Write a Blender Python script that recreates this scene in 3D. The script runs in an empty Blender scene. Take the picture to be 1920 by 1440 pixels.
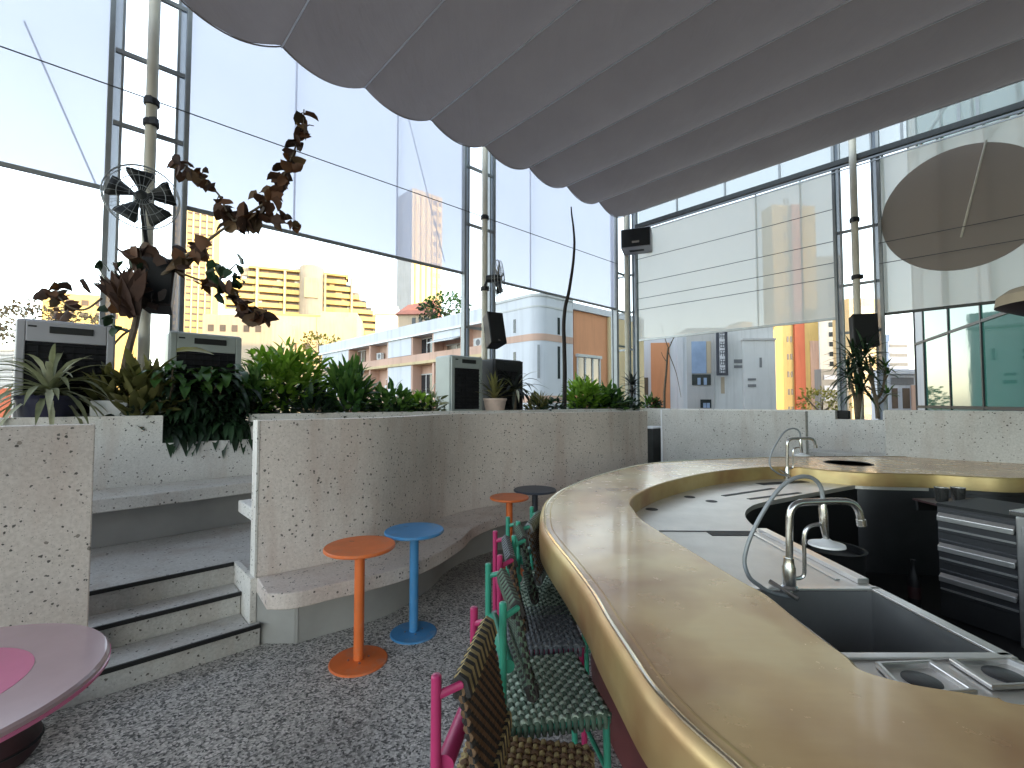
import bpy, bmesh, math, random
from mathutils import Vector, Matrix, noise
R = math.radians
rnd = random.Random(7)
C = bpy.context.scene.collection
sc = bpy.context.scene
# ------------------------------------------------------------------ camera
EYE = 1.6; F = 870.0; PITCH = math.atan(35/870)
cam_d = bpy.data.cameras.new('camera'); cam = bpy.data.objects.new('camera', cam_d); C.objects.link(cam)
cam.location = (0, 0, EYE); cam.rotation_euler = (math.pi/2+PITCH, 0, 0)
cam_d.sensor_width = 36; cam_d.lens = 36*F/1920; cam_d.clip_end = 5000; cam_d.clip_start = .02
sc.camera = cam
FW = Vector((0, math.cos(PITCH), math.sin(PITCH))); UP = Vector((0, -math.sin(PITCH), math.cos(PITCH))); RT = Vector((1, 0, 0))
def ray(px, py): return FW + RT*((px-960)/F) + UP*((720-py)/F)
def at(px, py, z=None, Y=None):
    d = ray(px, py)
    t = (z-EYE)/d.z if z is not None else Y/d.y
    return Vector((0, 0, EYE)) + d*t
SA, CA = .7314, .6820
def G(u, n, z=0): return Vector((u*SA-n*CA, u*CA+n*SA, z))       # terrace grid: u along the long glass wall, n towards it
def UN(p): return (p.x*SA+p.y*CA, -p.x*CA+p.y*SA)
def u_at(px, n, z=EYE):                                          # u of the point at distance n seen in column px
    r = (px-960)/F
    return (n*CA + r*n*SA)/(SA - r*CA)
def n_at(px, u):
    r = (px-960)/F
    return (u*SA - r*u*CA)/(CA + r*SA)
U3 = Vector((SA, CA, 0)); N3 = Vector((-CA, SA, 0)); Z3 = Vector((0, 0, 1))
# ------------------------------------------------------------------ mesh helper
class MB:
    def __init__(s): s.v = []; s.f = []; s.m = []; s.mi = 0
    def add(s, vs, fs):
        o = len(s.v); s.v += [Vector(v) for v in vs]
        for f in fs: s.f.append([i+o for i in f]); s.m.append(s.mi)
        return s
    def obox(s, c, a, b, d):                                     # centre and three half vectors
        c = Vector(c); a = Vector(a); b = Vector(b); d = Vector(d)
        if a.cross(b).dot(d) < 0: a = -a
        vs = [c+a*i+b*j+d*k for k in (-1, 1) for j in (-1, 1) for i in (-1, 1)]
        return s.add(vs, [(0,2,3,1),(4,5,7,6),(0,1,5,4),(2,6,7,3),(0,4,6,2),(1,3,7,5)])
    def box(s, x0, y0, z0, x1, y1, z1):
        return s.obox(((x0+x1)/2,(y0+y1)/2,(z0+z1)/2), ((x1-x0)/2,0,0), (0,(y1-y0)/2,0), (0,0,(z1-z0)/2))
    def gbox(s, u0, n0, z0, u1, n1, z1):
        return s.obox(G((u0+u1)/2,(n0+n1)/2,(z0+z1)/2), U3*((u1-u0)/2), N3*((n1-n0)/2), Z3*((z1-z0)/2))
    def fbox(s, P, d, nm, s0, s1, z0, z1, a, b):
        P = Vector(P)
        return s.obox(P+d*((s0+s1)/2)+nm*((a+b)/2)+Z3*((z0+z1)/2), d*((s1-s0)/2), nm*((b-a)/2), Z3*((z1-z0)/2))
    def tube(s, pts, r, n=8, closed=False, cap=True):
        pts = [Vector(p) for p in pts]; k = len(pts)
        rs = r if isinstance(r, (list, tuple)) else [r]*k
        vs = []; prev = None
        for i, p in enumerate(pts):
            t = (pts[(i+1) % k] if (closed or i < k-1) else p) - (pts[i-1] if (closed or i > 0) else p)
            t = t.normalized() if t.length > 1e-9 else Vector((0,0,1))
            if prev is None: x = t.orthogonal().normalized()
            else:
                x = prev - t*prev.dot(t)
                x = x.normalized() if x.length > 1e-6 else t.orthogonal().normalized()
            prev = x; y = t.cross(x)
            vs += [p+(x*math.cos(2*math.pi*j/n)+y*math.sin(2*math.pi*j/n))*rs[i] for j in range(n)]
        fs = []
        for i in range(k if closed else k-1):
            a = i*n; b = ((i+1) % k)*n
            fs += [(a+j, a+(j+1) % n, b+(j+1) % n, b+j) for j in range(n)]
        if cap and not closed: fs += [tuple(range(n))[::-1], tuple(range((k-1)*n, k*n))]
        return s.add(vs, fs)
    def lathe(s, prof, c=(0,0,0), n=32, axis=None):
        c = Vector(c); M = Matrix.Identity(3)
        if axis is not None: M = Vector(axis).to_track_quat('Z', 'Y').to_matrix()
        vs = []; fs = []
        for (r, z) in prof:
            vs += [c + M @ Vector((r*math.cos(2*math.pi*j/n), r*math.sin(2*math.pi*j/n), z)) for j in range(n)]
        for i in range(len(prof)-1):
            fs += [(i*n+j, i*n+(j+1) % n, (i+1)*n+(j+1) % n, (i+1)*n+j) for j in range(n)]
        if prof[0][0] > 1e-6: fs.append(tuple(range(n))[::-1])
        if prof[-1][0] > 1e-6: fs.append(tuple(range((len(prof)-1)*n, len(prof)*n)))
        return s.add(vs, fs)
    def prism(s, poly, z0, z1):
        k = len(poly); area = sum(poly[i][0]*poly[(i+1) % k][1]-poly[(i+1) % k][0]*poly[i][1] for i in range(k))
        if area < 0: poly = poly[::-1]
        vs = [(p[0], p[1], z0) for p in poly]+[(p[0], p[1], z1) for p in poly]
        fs = [tuple(range(k))[::-1], tuple(range(k, 2*k))]+[(i, (i+1) % k, k+(i+1) % k, k+i) for i in range(k)]
        return s.add(vs, fs)
    def leaf(s, base, d, length, width, droop=.5, segs=4, fold=.25, shape=.5, twist=0):
        d = Vector(d).normalized(); p = Vector(base)
        side = d.cross(Z3)
        side = side.normalized() if side.length > 1e-3 else Vector((rnd.uniform(-1,1), rnd.uniform(-1,1), 0)).normalized()
        if twist: side = Matrix.Rotation(twist, 3, d) @ side
        vs = []
        for i in range(segs+1):
            t = i/segs
            w = width*.5*(math.sin(math.pi*min(1, (t*(1-.08)+.08))**(shape if t < .5 else 1)) if i < segs else 0.02)
            up = side.cross(d).normalized()
            vs += [p-side*w+up*w*fold, p, p+side*w+up*w*fold]
            p = p+d*(length/segs)
            d = (d-Z3*(droop/segs)).normalized()
        fs = []
        for i in range(segs):
            a = i*3
            fs += [(a, a+1, a+4, a+3), (a+1, a+2, a+5, a+4)]
        return s.add(vs, fs)
    def build(s, name, mats, parent=None, smooth=False, bevel=0, local=False, ang=35):
        me = bpy.data.meshes.new(name)
        if parent is None:
            xs = [v.x for v in s.v]; ys = [v.y for v in s.v]; zs = [v.z for v in s.v]
            off = Vector(((min(xs)+max(xs))/2, (min(ys)+max(ys))/2, min(zs)))
        else: off = Vector((0,0,0)) if local else wloc(parent)
        me.from_pydata([tuple(v-off) for v in s.v], [], s.f)
        if not isinstance(mats, (list, tuple)): mats = [mats]
        for m in mats: me.materials.append(m)
        for p, mi in zip(me.polygons, s.m): p.material_index = mi
        if smooth:
            for p in me.polygons: p.use_smooth = True
            me.set_sharp_from_angle(angle=R(ang))
        me.update()
        o = bpy.data.objects.new(name, me); C.objects.link(o)
        if parent is None: o.location = off
        else: o.parent = parent
        if bevel:
            b = o.modifiers.new('bevel', 'BEVEL'); b.width = bevel; b.segments = 2; b.limit_method = 'ANGLE'
        return o
def wloc(o):
    v = Vector((0,0,0))
    while o is not None: v += o.location; o = o.parent
    return v
def tag(o, label=None, cat=None, group=None, kind=None):
    if label: o['label'] = label
    if cat: o['category'] = cat
    if group: o['group'] = group
    if kind: o['kind'] = kind
    return o
def thing(name, loc, label, cat, group=None, rz=0):
    o = bpy.data.objects.new(name, None); C.objects.link(o); o.empty_display_size = .1
    o.location = loc; o.rotation_euler = (0, 0, rz)
    return tag(o, label, cat, group)
def dup(root, loc, rz, label):
    def cp(o, p):
        c = o.copy(); C.objects.link(c)
        if p is not None: c.parent = p
        for ch in o.children: cp(ch, c)
        return c
    r = cp(root, None); r.location = loc; r.rotation_euler = (0, 0, rz); r['label'] = label
    return r
def cr(P, n=8, closed=False):                                    # Catmull-Rom
    P = [Vector(p) for p in P]; k = len(P); out = []
    for i in range(k if closed else k-1):
        if closed: a, b, c, d = P[i-1], P[i], P[(i+1) % k], P[(i+2) % k]
        else: a, b, c, d = P[max(i-1, 0)], P[i], P[i+1], P[min(i+2, k-1)]
        for j in range(n):
            t = j/n
            out.append(.5*((2*b)+(c-a)*t+(2*a-5*b+4*c-d)*t*t+(3*b-a-3*c+d)*t**3))
    if not closed: out.append(P[-1])
    return out
# ------------------------------------------------------------------ materials
def newmat(name):
    m = bpy.data.materials.new(name); m.use_nodes = True
    nt = m.node_tree; b = nt.nodes['Principled BSDF']
    return m, nt, b
def L(nt, a, b): nt.links.new(a, b)
def coords(nt, scale=None):
    tc = nt.nodes.new('ShaderNodeTexCoord'); return tc.outputs['Object']
def noise_n(nt, vec, scale, detail=4, rough=.55):
    n = nt.nodes.new('ShaderNodeTexNoise'); n.inputs['Scale'].default_value = scale
    n.inputs['Detail'].default_value = detail; n.inputs['Roughness'].default_value = rough; L(nt, vec, n.inputs['Vector']); return n.outputs['Fac']
def ramp(nt, fac, stops):
    r = nt.nodes.new('ShaderNodeValToRGB'); e = r.color_ramp.elements
    while len(e) < len(stops): e.new(.5)
    for el, (p, c) in zip(e, stops): el.position = p; el.color = (*c, 1)
    L(nt, fac, r.inputs['Fac']); return r.outputs['Color']
def mix(nt, fac, a, b, blend='MIX'):
    m = nt.nodes.new('ShaderNodeMix'); m.data_type = 'RGBA'; m.blend_type = blend
    for sock, v in ((m.inputs[0], fac), (m.inputs[6], a), (m.inputs[7], b)):
        if isinstance(v, (int, float)): sock.default_value = v
        elif isinstance(v, tuple): sock.default_value = (*v, 1)
        else: L(nt, v, sock)
    return m.outputs[2]
def math_n(nt, op, a, b=None):
    m = nt.nodes.new('ShaderNodeMath'); m.operation = op
    for sock, v in ((m.inputs[0], a), (m.inputs[1], b)):
        if v is None: continue
        if isinstance(v, (int, float)): sock.default_value = v
        else: L(nt, v, sock)
    return m.outputs[0]
def bump(nt, b, h, strength=.3, dist=.01):
    bn = nt.nodes.new('ShaderNodeBump'); bn.inputs['Strength'].default_value = strength; bn.inputs['Distance'].default_value = dist
    L(nt, h, bn.inputs['Height']); L(nt, bn.outputs['Normal'], b.inputs['Normal'])
def plain(name, col, rough=.6, metal=0, var=.15, scale=3., bmp=0, coat=0):
    m, nt, b = newmat(name); v = coords(nt)
    f = noise_n(nt, v, scale, 5)
    lo = tuple(c*(1-var) for c in col); hi = tuple(min(1, c*(1+var)) for c in col)
    L(nt, ramp(nt, f, [(.3, lo), (.7, hi)]), b.inputs['Base Color'])
    b.inputs['Roughness'].default_value = rough; b.inputs['Metallic'].default_value = metal
    if coat: b.inputs['Coat Weight'].default_value = coat
    if bmp: bump(nt, b, noise_n(nt, v, scale*14, 4), bmp, .004)
    return m
def warp(nt, v, scale, amt):
    n = nt.nodes.new('ShaderNodeTexNoise'); n.inputs['Scale'].default_value = scale; L(nt, v, n.inputs['Vector'])
    s = nt.nodes.new('ShaderNodeVectorMath'); s.operation = 'MULTIPLY_ADD'; L(nt, n.outputs['Color'], s.inputs[0])
    s.inputs[1].default_value = (amt, amt, amt); L(nt, v, s.inputs[2]); return s.outputs[0]
def specks(nt, v, scale, thr, rmax):
    vo = nt.nodes.new('ShaderNodeTexVoronoi'); vo.inputs['Scale'].default_value = scale; L(nt, v, vo.inputs['Vector'])
    sp = nt.nodes.new('ShaderNodeSeparateColor'); L(nt, vo.outputs['Color'], sp.inputs[0])
    r = math_n(nt, 'MULTIPLY', math_n(nt, 'MAXIMUM', math_n(nt, 'SUBTRACT', sp.outputs[0], thr), 0), rmax/(1-thr))
    return math_n(nt, 'LESS_THAN', vo.outputs['Distance'], r), sp.outputs[1]
def terrazzo(name, col, dark=(.035,.03,.028), dens=.75, big=54):
    m, nt, b = newmat(name); v = coords(nt)
    big_n = noise_n(nt, v, 1.3, 5)
    base = ramp(nt, big_n, [(.3, tuple(c*.84 for c in col)), (.52, col), (.75, tuple(min(1, c*1.1) for c in col))])
    fine = noise_n(nt, v, 60, 4); base = mix(nt, .12, base, ramp(nt, fine, [(.35, (.1,.1,.1)), (.65, (.95,.92,.9))]), 'MIX')
    # faint rust and rain streaks
    st = nt.nodes.new('ShaderNodeMapping'); st.inputs['Scale'].default_value = (2.2, 2.2, .35); L(nt, v, st.inputs['Vector'])
    sf = noise_n(nt, st.outputs[0], 2.2, 6, .6)
    base = mix(nt, ramp(nt, sf, [(.50, (0,0,0)), (.78, (.7,.7,.7))]), base, tuple(a*b_ for a, b_ in zip(col, (.72,.6,.55))))
    w = warp(nt, v, 40, .02)
    s3, t3 = specks(nt, w, big*.45, .93, .30)
    base = mix(nt, math_n(nt, 'MULTIPLY', s3, .85), base, mix(nt, t3, dark, (.24,.20,.17)))
    s1, t1 = specks(nt, w, big, dens, .46)
    s2, t2 = specks(nt, w, big*2.6, .55, .42)
    base = mix(nt, math_n(nt, 'MULTIPLY', s2, .55), base, mix(nt, t2, (.12,.1,.09), (.42,.36,.32)))
    base = mix(nt, math_n(nt, 'MULTIPLY', s1, .93), base, mix(nt, t1, dark, (.11,.095,.085)))
    L(nt, base, b.inputs['Base Color']); b.inputs['Roughness'].default_value = .6
    bump(nt, b, fine, .12, .003); return m
M = {}
M['terrazzo'] = terrazzo('pink terrazzo concrete', (.66,.575,.53))
M['terrazzo_white'] = terrazzo('pale terrazzo concrete', (.70,.675,.64), dens=.8)
M['terrazzo_grey'] = terrazzo('grey terrazzo concrete', (.50,.485,.465), dens=.84)
def pebble():
    m, nt, b = newmat('pebble washed floor'); v = coords(nt)
    w = warp(nt, v, 25, .015)
    vo = nt.nodes.new('ShaderNodeTexVoronoi'); vo.inputs['Scale'].default_value = 95; L(nt, w, vo.inputs['Vector'])
    sp = nt.nodes.new('ShaderNodeSeparateColor'); L(nt, vo.outputs['Color'], sp.inputs[0])
    col = ramp(nt, sp.outputs[0], [(.0, (.05,.05,.053)), (.22, (.25,.246,.24)), (.5, (.52,.51,.495)), (.8, (.72,.705,.68)), (1, (.85,.83,.82))])
    edge = ramp(nt, vo.outputs['Distance'], [(.35, (1,1,1)), (.75, (.80,.79,.78))])
    col = mix(nt, 1., col, edge, 'MULTIPLY')
    n2 = noise_n(nt, v, 1.1, 5); col = mix(nt, 1., col, ramp(nt, n2, [(.3, (.80,.79,.79)), (.7, (1,.98,.96))]), 'MULTIPLY')
    n5 = noise_n(nt, warp(nt, v, 1.2, .6), .75, 7, .62); col = mix(nt, ramp(nt, n5, [(.5, (0,0,0)), (.72, (.5,.5,.5))]), col, (.12,.11,.105))
    L(nt, col, b.inputs['Base Color']); b.inputs['Roughness'].default_value = .55
    bump(nt, b, vo.outputs['Distance'], .35, .004); return m
M['pebble'] = pebble()
def canopy_mat():
    m, nt, b = newmat('grey canopy fabric'); v = coords(nt)
    f = noise_n(nt, v, .9, 5)
    L(nt, ramp(nt, f, [(.3, (.325,.275,.245)), (.7, (.395,.34,.305))]), b.inputs['Base Color'])
    b.inputs['Roughness'].default_value = .85; b.inputs['Sheen Weight'].default_value = .15
    wv = nt.nodes.new('ShaderNodeTexNoise'); wv.inputs['Scale'].default_value = 260; L(nt, v, wv.inputs['Vector'])
    wr = nt.nodes.new('ShaderNodeMapping'); wr.inputs['Rotation'].default_value = (0,0,-.82); wr.inputs['Scale'].default_value = (3.2, .7, 1); L(nt, v, wr.inputs['Vector'])
    hsum = math_n(nt, 'ADD', math_n(nt, 'MULTIPLY', wv.outputs['Fac'], .04), noise_n(nt, warp(nt, wr.outputs[0], 1.5, .3), 2.2, 5, .5))
    bump(nt, b, hsum, .35, .05)
    tr = nt.nodes.new('ShaderNodeBsdfTranslucent'); tr.inputs['Color'].default_value = (.24,.2,.195,1)
    mx = nt.nodes.new('ShaderNodeMixShader'); mx.inputs[0].default_value = .22
    L(nt, b.outputs[0], mx.inputs[1]); L(nt, tr.outputs[0], mx.inputs[2]); L(nt, mx.outputs[0], nt.nodes['Material Output'].inputs['Surface']); return m
M['canopy'] = canopy_mat()
def screen_mat(name, col, clear, tl_mix=.6):
    m, nt, b = newmat(name); v = coords(nt)
    f = noise_n(nt, v, .6, 4)
    c = ramp(nt, f, [(.3, tuple(x*.93 for x in col)), (.7, col)])
    L(nt, c, b.inputs['Base Color']); b.inputs['Roughness'].default_value = .8
    tl = nt.nodes.new('ShaderNodeBsdfTranslucent'); L(nt, c, tl.inputs['Color'])
    tp = nt.nodes.new('ShaderNodeBsdfTransparent')
    m1 = nt.nodes.new('ShaderNodeMixShader'); m1.inputs[0].default_value = tl_mix; L(nt, b.outputs[0], m1.inputs[1]); L(nt, tl.outputs[0], m1.inputs[2])
    m2 = nt.nodes.new('ShaderNodeMixShader'); m2.inputs[0].default_value = clear; L(nt, m1.outputs[0], m2.inputs[1]); L(nt, tp.outputs[0], m2.inputs[2])
    L(nt, m2.outputs[0], nt.nodes['Material Output'].inputs['Surface']); return m
M['screen'] = screen_mat('white mesh blind', (.50,.52,.66), .17)
M['screen_b'] = screen_mat('cream mesh blind', (.90,.855,.79), .075, .78)
M['fin'] = screen_mat('frosted glass', (.42,.47,.56), .3)
M['clere'] = screen_mat('hazy glazing', (.58,.62,.62), .5)
M['disc'] = screen_mat('grey brown sail cloth', (.46,.40,.36), .12)
def glass_mat():
    m, nt, b = newmat('clear glazing')
    tp = nt.nodes.new('ShaderNodeBsdfTransparent'); tp.inputs['Color'].default_value = (.93,.96,.96,1)
    gl = nt.nodes.new('ShaderNodeBsdfGlossy'); gl.inputs['Roughness'].default_value = .02
    fr = nt.nodes.new('ShaderNodeFresnel'); fr.inputs['IOR'].default_value = 1.45
    mx = nt.nodes.new('ShaderNodeMixShader'); L(nt, fr.outputs[0], mx.inputs[0]); L(nt, tp.outputs[0], mx.inputs[1]); L(nt, gl.outputs[0], mx.inputs[2])
    L(nt, mx.outputs[0], nt.nodes['Material Output'].inputs['Surface']); return m
M['glass'] = glass_mat()
def brass(name, rough, metal, cols, coat=0., streak=.10, patch=.8):
    m, nt, b = newmat(name); v = coords(nt)
    n1 = noise_n(nt, warp(nt, v, 1.6, .2), 2.0, 4, .5); c = ramp(nt, n1, cols)
    mp = nt.nodes.new('ShaderNodeMapping'); mp.inputs['Scale'].default_value = (1.2, 9, 9); mp.inputs['Rotation'].default_value = (0,0,.7); L(nt, v, mp.inputs['Vector'])
    n2 = noise_n(nt, mp.outputs[0], 5, 6, .65)
    c = mix(nt, streak, c, ramp(nt, n2, [(.3, tuple(x*.75 for x in cols[1][1])), (.7, tuple(min(1, x*1.2) for x in cols[1][1]))]))
    n4 = noise_n(nt, warp(nt, v, 1.2, .3), 2.6, 3, .5)
    c = mix(nt, ramp(nt, n4, [(.42, (0,0,0)), (.70, (patch,)*3)]), c, (.36,.175,.08))
    L(nt, c, b.inputs['Base Color']); b.inputs['Metallic'].default_value = metal
    n3 = noise_n(nt, v, 12, 5); rr = nt.nodes.new('ShaderNodeMapRange'); rr.inputs[3].default_value = rough*.7; rr.inputs[4].default_value = rough*1.4
    L(nt, n3, rr.inputs[0]); L(nt, rr.outputs[0], b.inputs['Roughness']); b.inputs['Coat Weight'].default_value = coat; b.inputs['Coat Roughness'].default_value = .08
    bump(nt, b, noise_n(nt, v, 4, 2), .03, .01); return m
M['brass_top'] = brass('patinated brass sheet', .24, .25, [(.28, (.52,.31,.14)), (.5, (.70,.48,.235)), (.75, (.78,.61,.34))], .25)
M['brass'] = brass('gold brass edge', .4, .6, [(.3, (.40,.28,.12)), (.5, (.56,.42,.19)), (.7, (.66,.53,.28))])
M['bead'] = plain('polished pale brass', (.85,.76,.58), .15, 1., .05)
def steel(name, col, rough, dirx=14):
    m, nt, b = newmat(name); v = coords(nt)
    mp = nt.nodes.new('ShaderNodeMapping'); mp.inputs['Scale'].default_value = (dirx, 1.2, 1.2); L(nt, v, mp.inputs['Vector'])
    n = noise_n(nt, mp.outputs[0], 12, 6); n2 = noise_n(nt, v, 5, 5)
    L(nt, ramp(nt, n2, [(.3, tuple(c*.85 for c in col)), (.7, col)]), b.inputs['Base Color']); b.inputs['Metallic'].default_value = .85
    rr = nt.nodes.new('ShaderNodeMapRange'); rr.inputs[3].default_value = rough*.7; rr.inputs[4].default_value = rough*1.5
    L(nt, n, rr.inputs[0]); L(nt, rr.outputs[0], b.inputs['Roughness']); return m
M['steel'] = steel('brushed stainless steel', (.72,.70,.68), .3)
M['steel_plate'] = steel('dull stainless worktop', (.78,.74,.70), .42)
M['steel_sink'] = steel('shaded stainless basin', (.44,.44,.44), .35)  # darker copy of the steel, with the basin's shade in its colour
M['steel_dark'] = steel('dark steel cabinet', (.10,.10,.105), .4)
M['chrome'] = plain('satin chrome', (.55,.54,.52), .22, .95, .1, 20)
M['black'] = plain('black recess', (.005,.005,.0055), .6, 0, .3)
M['rubber'] = plain('black rubber mat', (.007,.007,.0075), .7, 0, .3, 9)
M['barbody'] = plain('maroon bar front', (.16,.045,.045), .5, 0, .2, 4)
M['post'] = plain('cream painted steel', (.60,.56,.47), .45, 0, .08, 6)
M['alu'] = plain('grey aluminium profile', (.27,.285,.30), .45, .3, .1, 8)
M['alu_light'] = plain('pale aluminium profile', (.52,.54,.56), .45, .3, .1, 8)
M['dark_alu'] = plain('dark rail', (.03,.032,.032), .45, .2, .2, 8)
M['cable'] = plain('thin steel cable', (.08,.08,.09), .5, .3)
M['nosing'] = plain('black step edge', (.007,.007,.008), .5, 0, .2)
M['concrete'] = plain('grey concrete', (.34,.335,.325), .8, 0, .15, 2, .2)
M['soil'] = plain('dark soil', (.035,.026,.02), .95, 0, .4, 12, .5)
M['cooler'] = plain('grey plastic housing', (.32,.315,.345), .45, 0, .06, 4)
M['cooler_g'] = plain('grey green plastic housing', (.30,.33,.32), .45, 0, .06, 4)
M['grille'] = plain('black louvre plastic', (.007,.007,.010), .9, 0, .3, 20)
M['speaker'] = plain('black speaker cabinet', (.008,.007,.009), .55, 0, .2, 12)
M['speaker_red'] = plain('maroon black speaker cabinet', (.014,.005,.006), .55, 0, .2, 12)
M['mesh'] = plain('speaker mesh', (.003,.003,.004), .7, 0, .4, 60)
M['fan_dark'] = plain('dark fan plastic', (.012,.014,.015), .45, 0, .2, 9)
def coated(name, col):
    m, nt, b = newmat(name); v = coords(nt)
    base = ramp(nt, noise_n(nt, v, 4, 5), [(.3, tuple(c*.85 for c in col)), (.7, tuple(min(1, c*1.1) for c in col))])
    sc_, t_ = specks(nt, warp(nt, v, 30, .03), 16, .86, .30)
    base = mix(nt, math_n(nt, 'MULTIPLY', sc_, .6), base, tuple(c*.35+.03 for c in col))
    dn = noise_n(nt, warp(nt, v, 6, .1), 9, 6, .7); base = mix(nt, ramp(nt, dn, [(.52, (0,0,0)), (.75, (.35,.35,.35))]), base, (.38,.34,.30))
    L(nt, base, b.inputs['Base Color']); rr = nt.nodes.new('ShaderNodeMapRange'); rr.inputs[3].default_value = .28; rr.inputs[4].default_value = .6; L(nt, dn, rr.inputs[0]); L(nt, rr.outputs[0], b.inputs['Roughness'])
    bump(nt, b, noise_n(nt, v, 70, 3), .06, .003); return m
M['orange'] = coated('orange powder coat', (.74,.17,.04)); M['blue'] = coated('blue powder coat', (.06,.25,.52))
M['navy'] = plain('slate powder coat', (.05,.06,.085), .45, 0, .12, 5)
M['pink_frame'] = plain('raspberry powder coat', (.42,.03,.125), .35, 0, .10, 8)
M['green_frame'] = plain('mint green powder coat', (.04,.28,.19), .35, 0, .10, 8)
M['pink_top'] = plain('pale pink lacquer', (.52,.36,.38), .2, 0, .08, 3, 0, .4)
M['hot_pink'] = plain('hot pink lacquer', (.75,.20,.36), .2, 0, .08, 3, 0, .3)
M['maroon'] = plain('dark maroon vinyl', (.035,.012,.014), .5, 0, .3, 6)
M['white_pot'] = plain('white ceramic', (.72,.72,.74), .35, 0, .06, 6)
M['terracotta'] = plain('pale terracotta', (.55,.42,.36), .7, 0, .15, 8)
M['navy_pot'] = plain('navy plastic pot', (.006,.006,.028), .35, 0, .2, 6)
for k, a in (('rope_black', (.035,.03,.028)), ('rope_mustard', (.33,.25,.115)), ('rope_brown', (.15,.085,.045)), ('rope_green', (.10,.15,.105)),
             ('rope_pale', (.48,.56,.46)), ('rope_blue', (.17,.185,.20)), ('rope_grey', (.26,.27,.28))):
    M[k] = plain(k.replace('_', ' '), a, .85, 0, .3, 40, .3)
def leafmat(name, a, b_, c_, trans=.25, rough=.45):
    m, nt, b = newmat(name)
    ge = nt.nodes.new('ShaderNodeNewGeometry'); col = ramp(nt, ge.outputs['Random Per Island'], [(0, a), (.5, b_), (1, c_)])
    v = coords(nt); f = noise_n(nt, v, 9, 3); col = mix(nt, 1., col, ramp(nt, f, [(.3, (.6,.6,.6)), (.7, (1,1,1))]), 'MULTIPLY')
    L(nt, col, b.inputs['Base Color']); b.inputs['Roughness'].default_value = rough
    tl = nt.nodes.new('ShaderNodeBsdfTranslucent'); L(nt, mix(nt, 1., col, (1,1,.55), 'MULTIPLY'), tl.inputs['Color'])
    mx = nt.nodes.new('ShaderNodeMixShader'); mx.inputs[0].default_value = trans
    L(nt, b.outputs[0], mx.inputs[1]); L(nt, tl.outputs[0], mx.inputs[2]); L(nt, mx.outputs[0], nt.nodes['Material Output'].inputs['Surface']); return m
M['lf_bright'] = leafmat('bright green leaves', (.10,.22,.02), (.19,.36,.04), (.31,.48,.09), .4)
M['lf_mid'] = leafmat('mid green leaves', (.03,.09,.022), (.075,.18,.04), (.16,.29,.07), .3)
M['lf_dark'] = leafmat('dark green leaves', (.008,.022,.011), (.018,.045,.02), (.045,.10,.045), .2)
M['lf_pale'] = leafmat('pale striped leaves', (.12,.14,.075), (.30,.32,.20), (.58,.58,.45), .25)
M['lf_olive'] = leafmat('olive leaves', (.07,.075,.025), (.15,.15,.05), (.28,.26,.10), .3)
M['lf_black'] = leafmat('near black leaves', (.012,.014,.014), (.02,.026,.024), (.05,.06,.055), .1)
M['lf_brown'] = leafmat('dried brown leaves', (.028,.013,.009), (.075,.032,.017), (.17,.07,.03), .15, .7)
M['lf_frond'] = leafmat('dead brown fronds', (.05,.024,.018), (.085,.042,.03), (.13,.068,.045), .12, .75)
M['lf_tan'] = leafmat('dried tan leaves', (.07,.045,.025), (.13,.075,.04), (.22,.135,.07), .15, .7)
M['lf_dull'] = leafmat('dull winter foliage', (.045,.042,.03), (.085,.075,.055), (.13,.115,.09), .15, .8)
M['lf_yellow'] = leafmat('yellow green leaves', (.18,.17,.03), (.28,.26,.05), (.36,.30,.08), .3)
M['stem'] = plain('grey brown stem', (.13,.10,.07), .85, 0, .25, 20, .4)
M['stem_dark'] = plain('dark bark', (.022,.017,.015), .85, 0, .3, 20, .4)
def facade(name, col, rough=.8, var=.08):
    m, nt, b = newmat(name); v = coords(nt)
    base = ramp(nt, noise_n(nt, v, .25, 5), [(.3, tuple(c*(1-var) for c in col)), (.7, tuple(min(1, c*(1+var)) for c in col))])
    mp = nt.nodes.new('ShaderNodeMapping'); mp.inputs['Scale'].default_value = (1.6, 1.6, .12); L(nt, v, mp.inputs['Vector'])
    base = mix(nt, ramp(nt, noise_n(nt, mp.outputs[0], 1.1, 7, .62), [(.5, (0,0,0)), (.78, (.55,.55,.55))]), base, tuple(c*.55 for c in col))
    L(nt, base, b.inputs['Base Color']); b.inputs['Roughness'].default_value = rough; return m
M['w_white'] = facade('white facade panel', (.60,.62,.67)); M['w_pink'] = facade('pink facade', (.56,.37,.29)); M['w_orange'] = facade('orange render', (.62,.28,.14))
M['w_cream'] = facade('cream render', (.58,.46,.27)); M['w_yellow'] = facade('yellow ochre render', (.56,.40,.15)); M['w_beige'] = facade('beige concrete', (.42,.35,.26))
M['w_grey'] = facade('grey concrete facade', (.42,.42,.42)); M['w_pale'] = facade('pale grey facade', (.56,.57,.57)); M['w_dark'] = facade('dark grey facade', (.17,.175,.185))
M['w_red'] = facade('red orange render', (.46,.12,.06)); M['w_blue'] = facade('blue grey facade', (.36,.40,.50)); M['w_terra'] = facade('terracotta roof', (.34,.13,.09))
M['win'] = plain('dark window glass', (.025,.03,.035), .1, 0, .3, .8); M['win_blue'] = plain('pale blue window glass', (.25,.33,.48), .12, 0, .15, .8)
M['win_brown'] = plain('shaded window', (.10,.07,.05), .3, 0, .3, .5)
def office_glass():
    m, nt, b = newmat('teal curtain wall glass'); v = coords(nt)
    f = noise_n(nt, v, .12, 3); L(nt, ramp(nt, f, [(.3, (.010,.065,.048)), (.7, (.03,.125,.095))]), b.inputs['Base Color'])
    b.inputs['Roughness'].default_value = .04; b.inputs['Specular IOR Level'].default_value = .9
    bump(nt, b, noise_n(nt, v, .5, 3), .02, .2); return m
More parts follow.
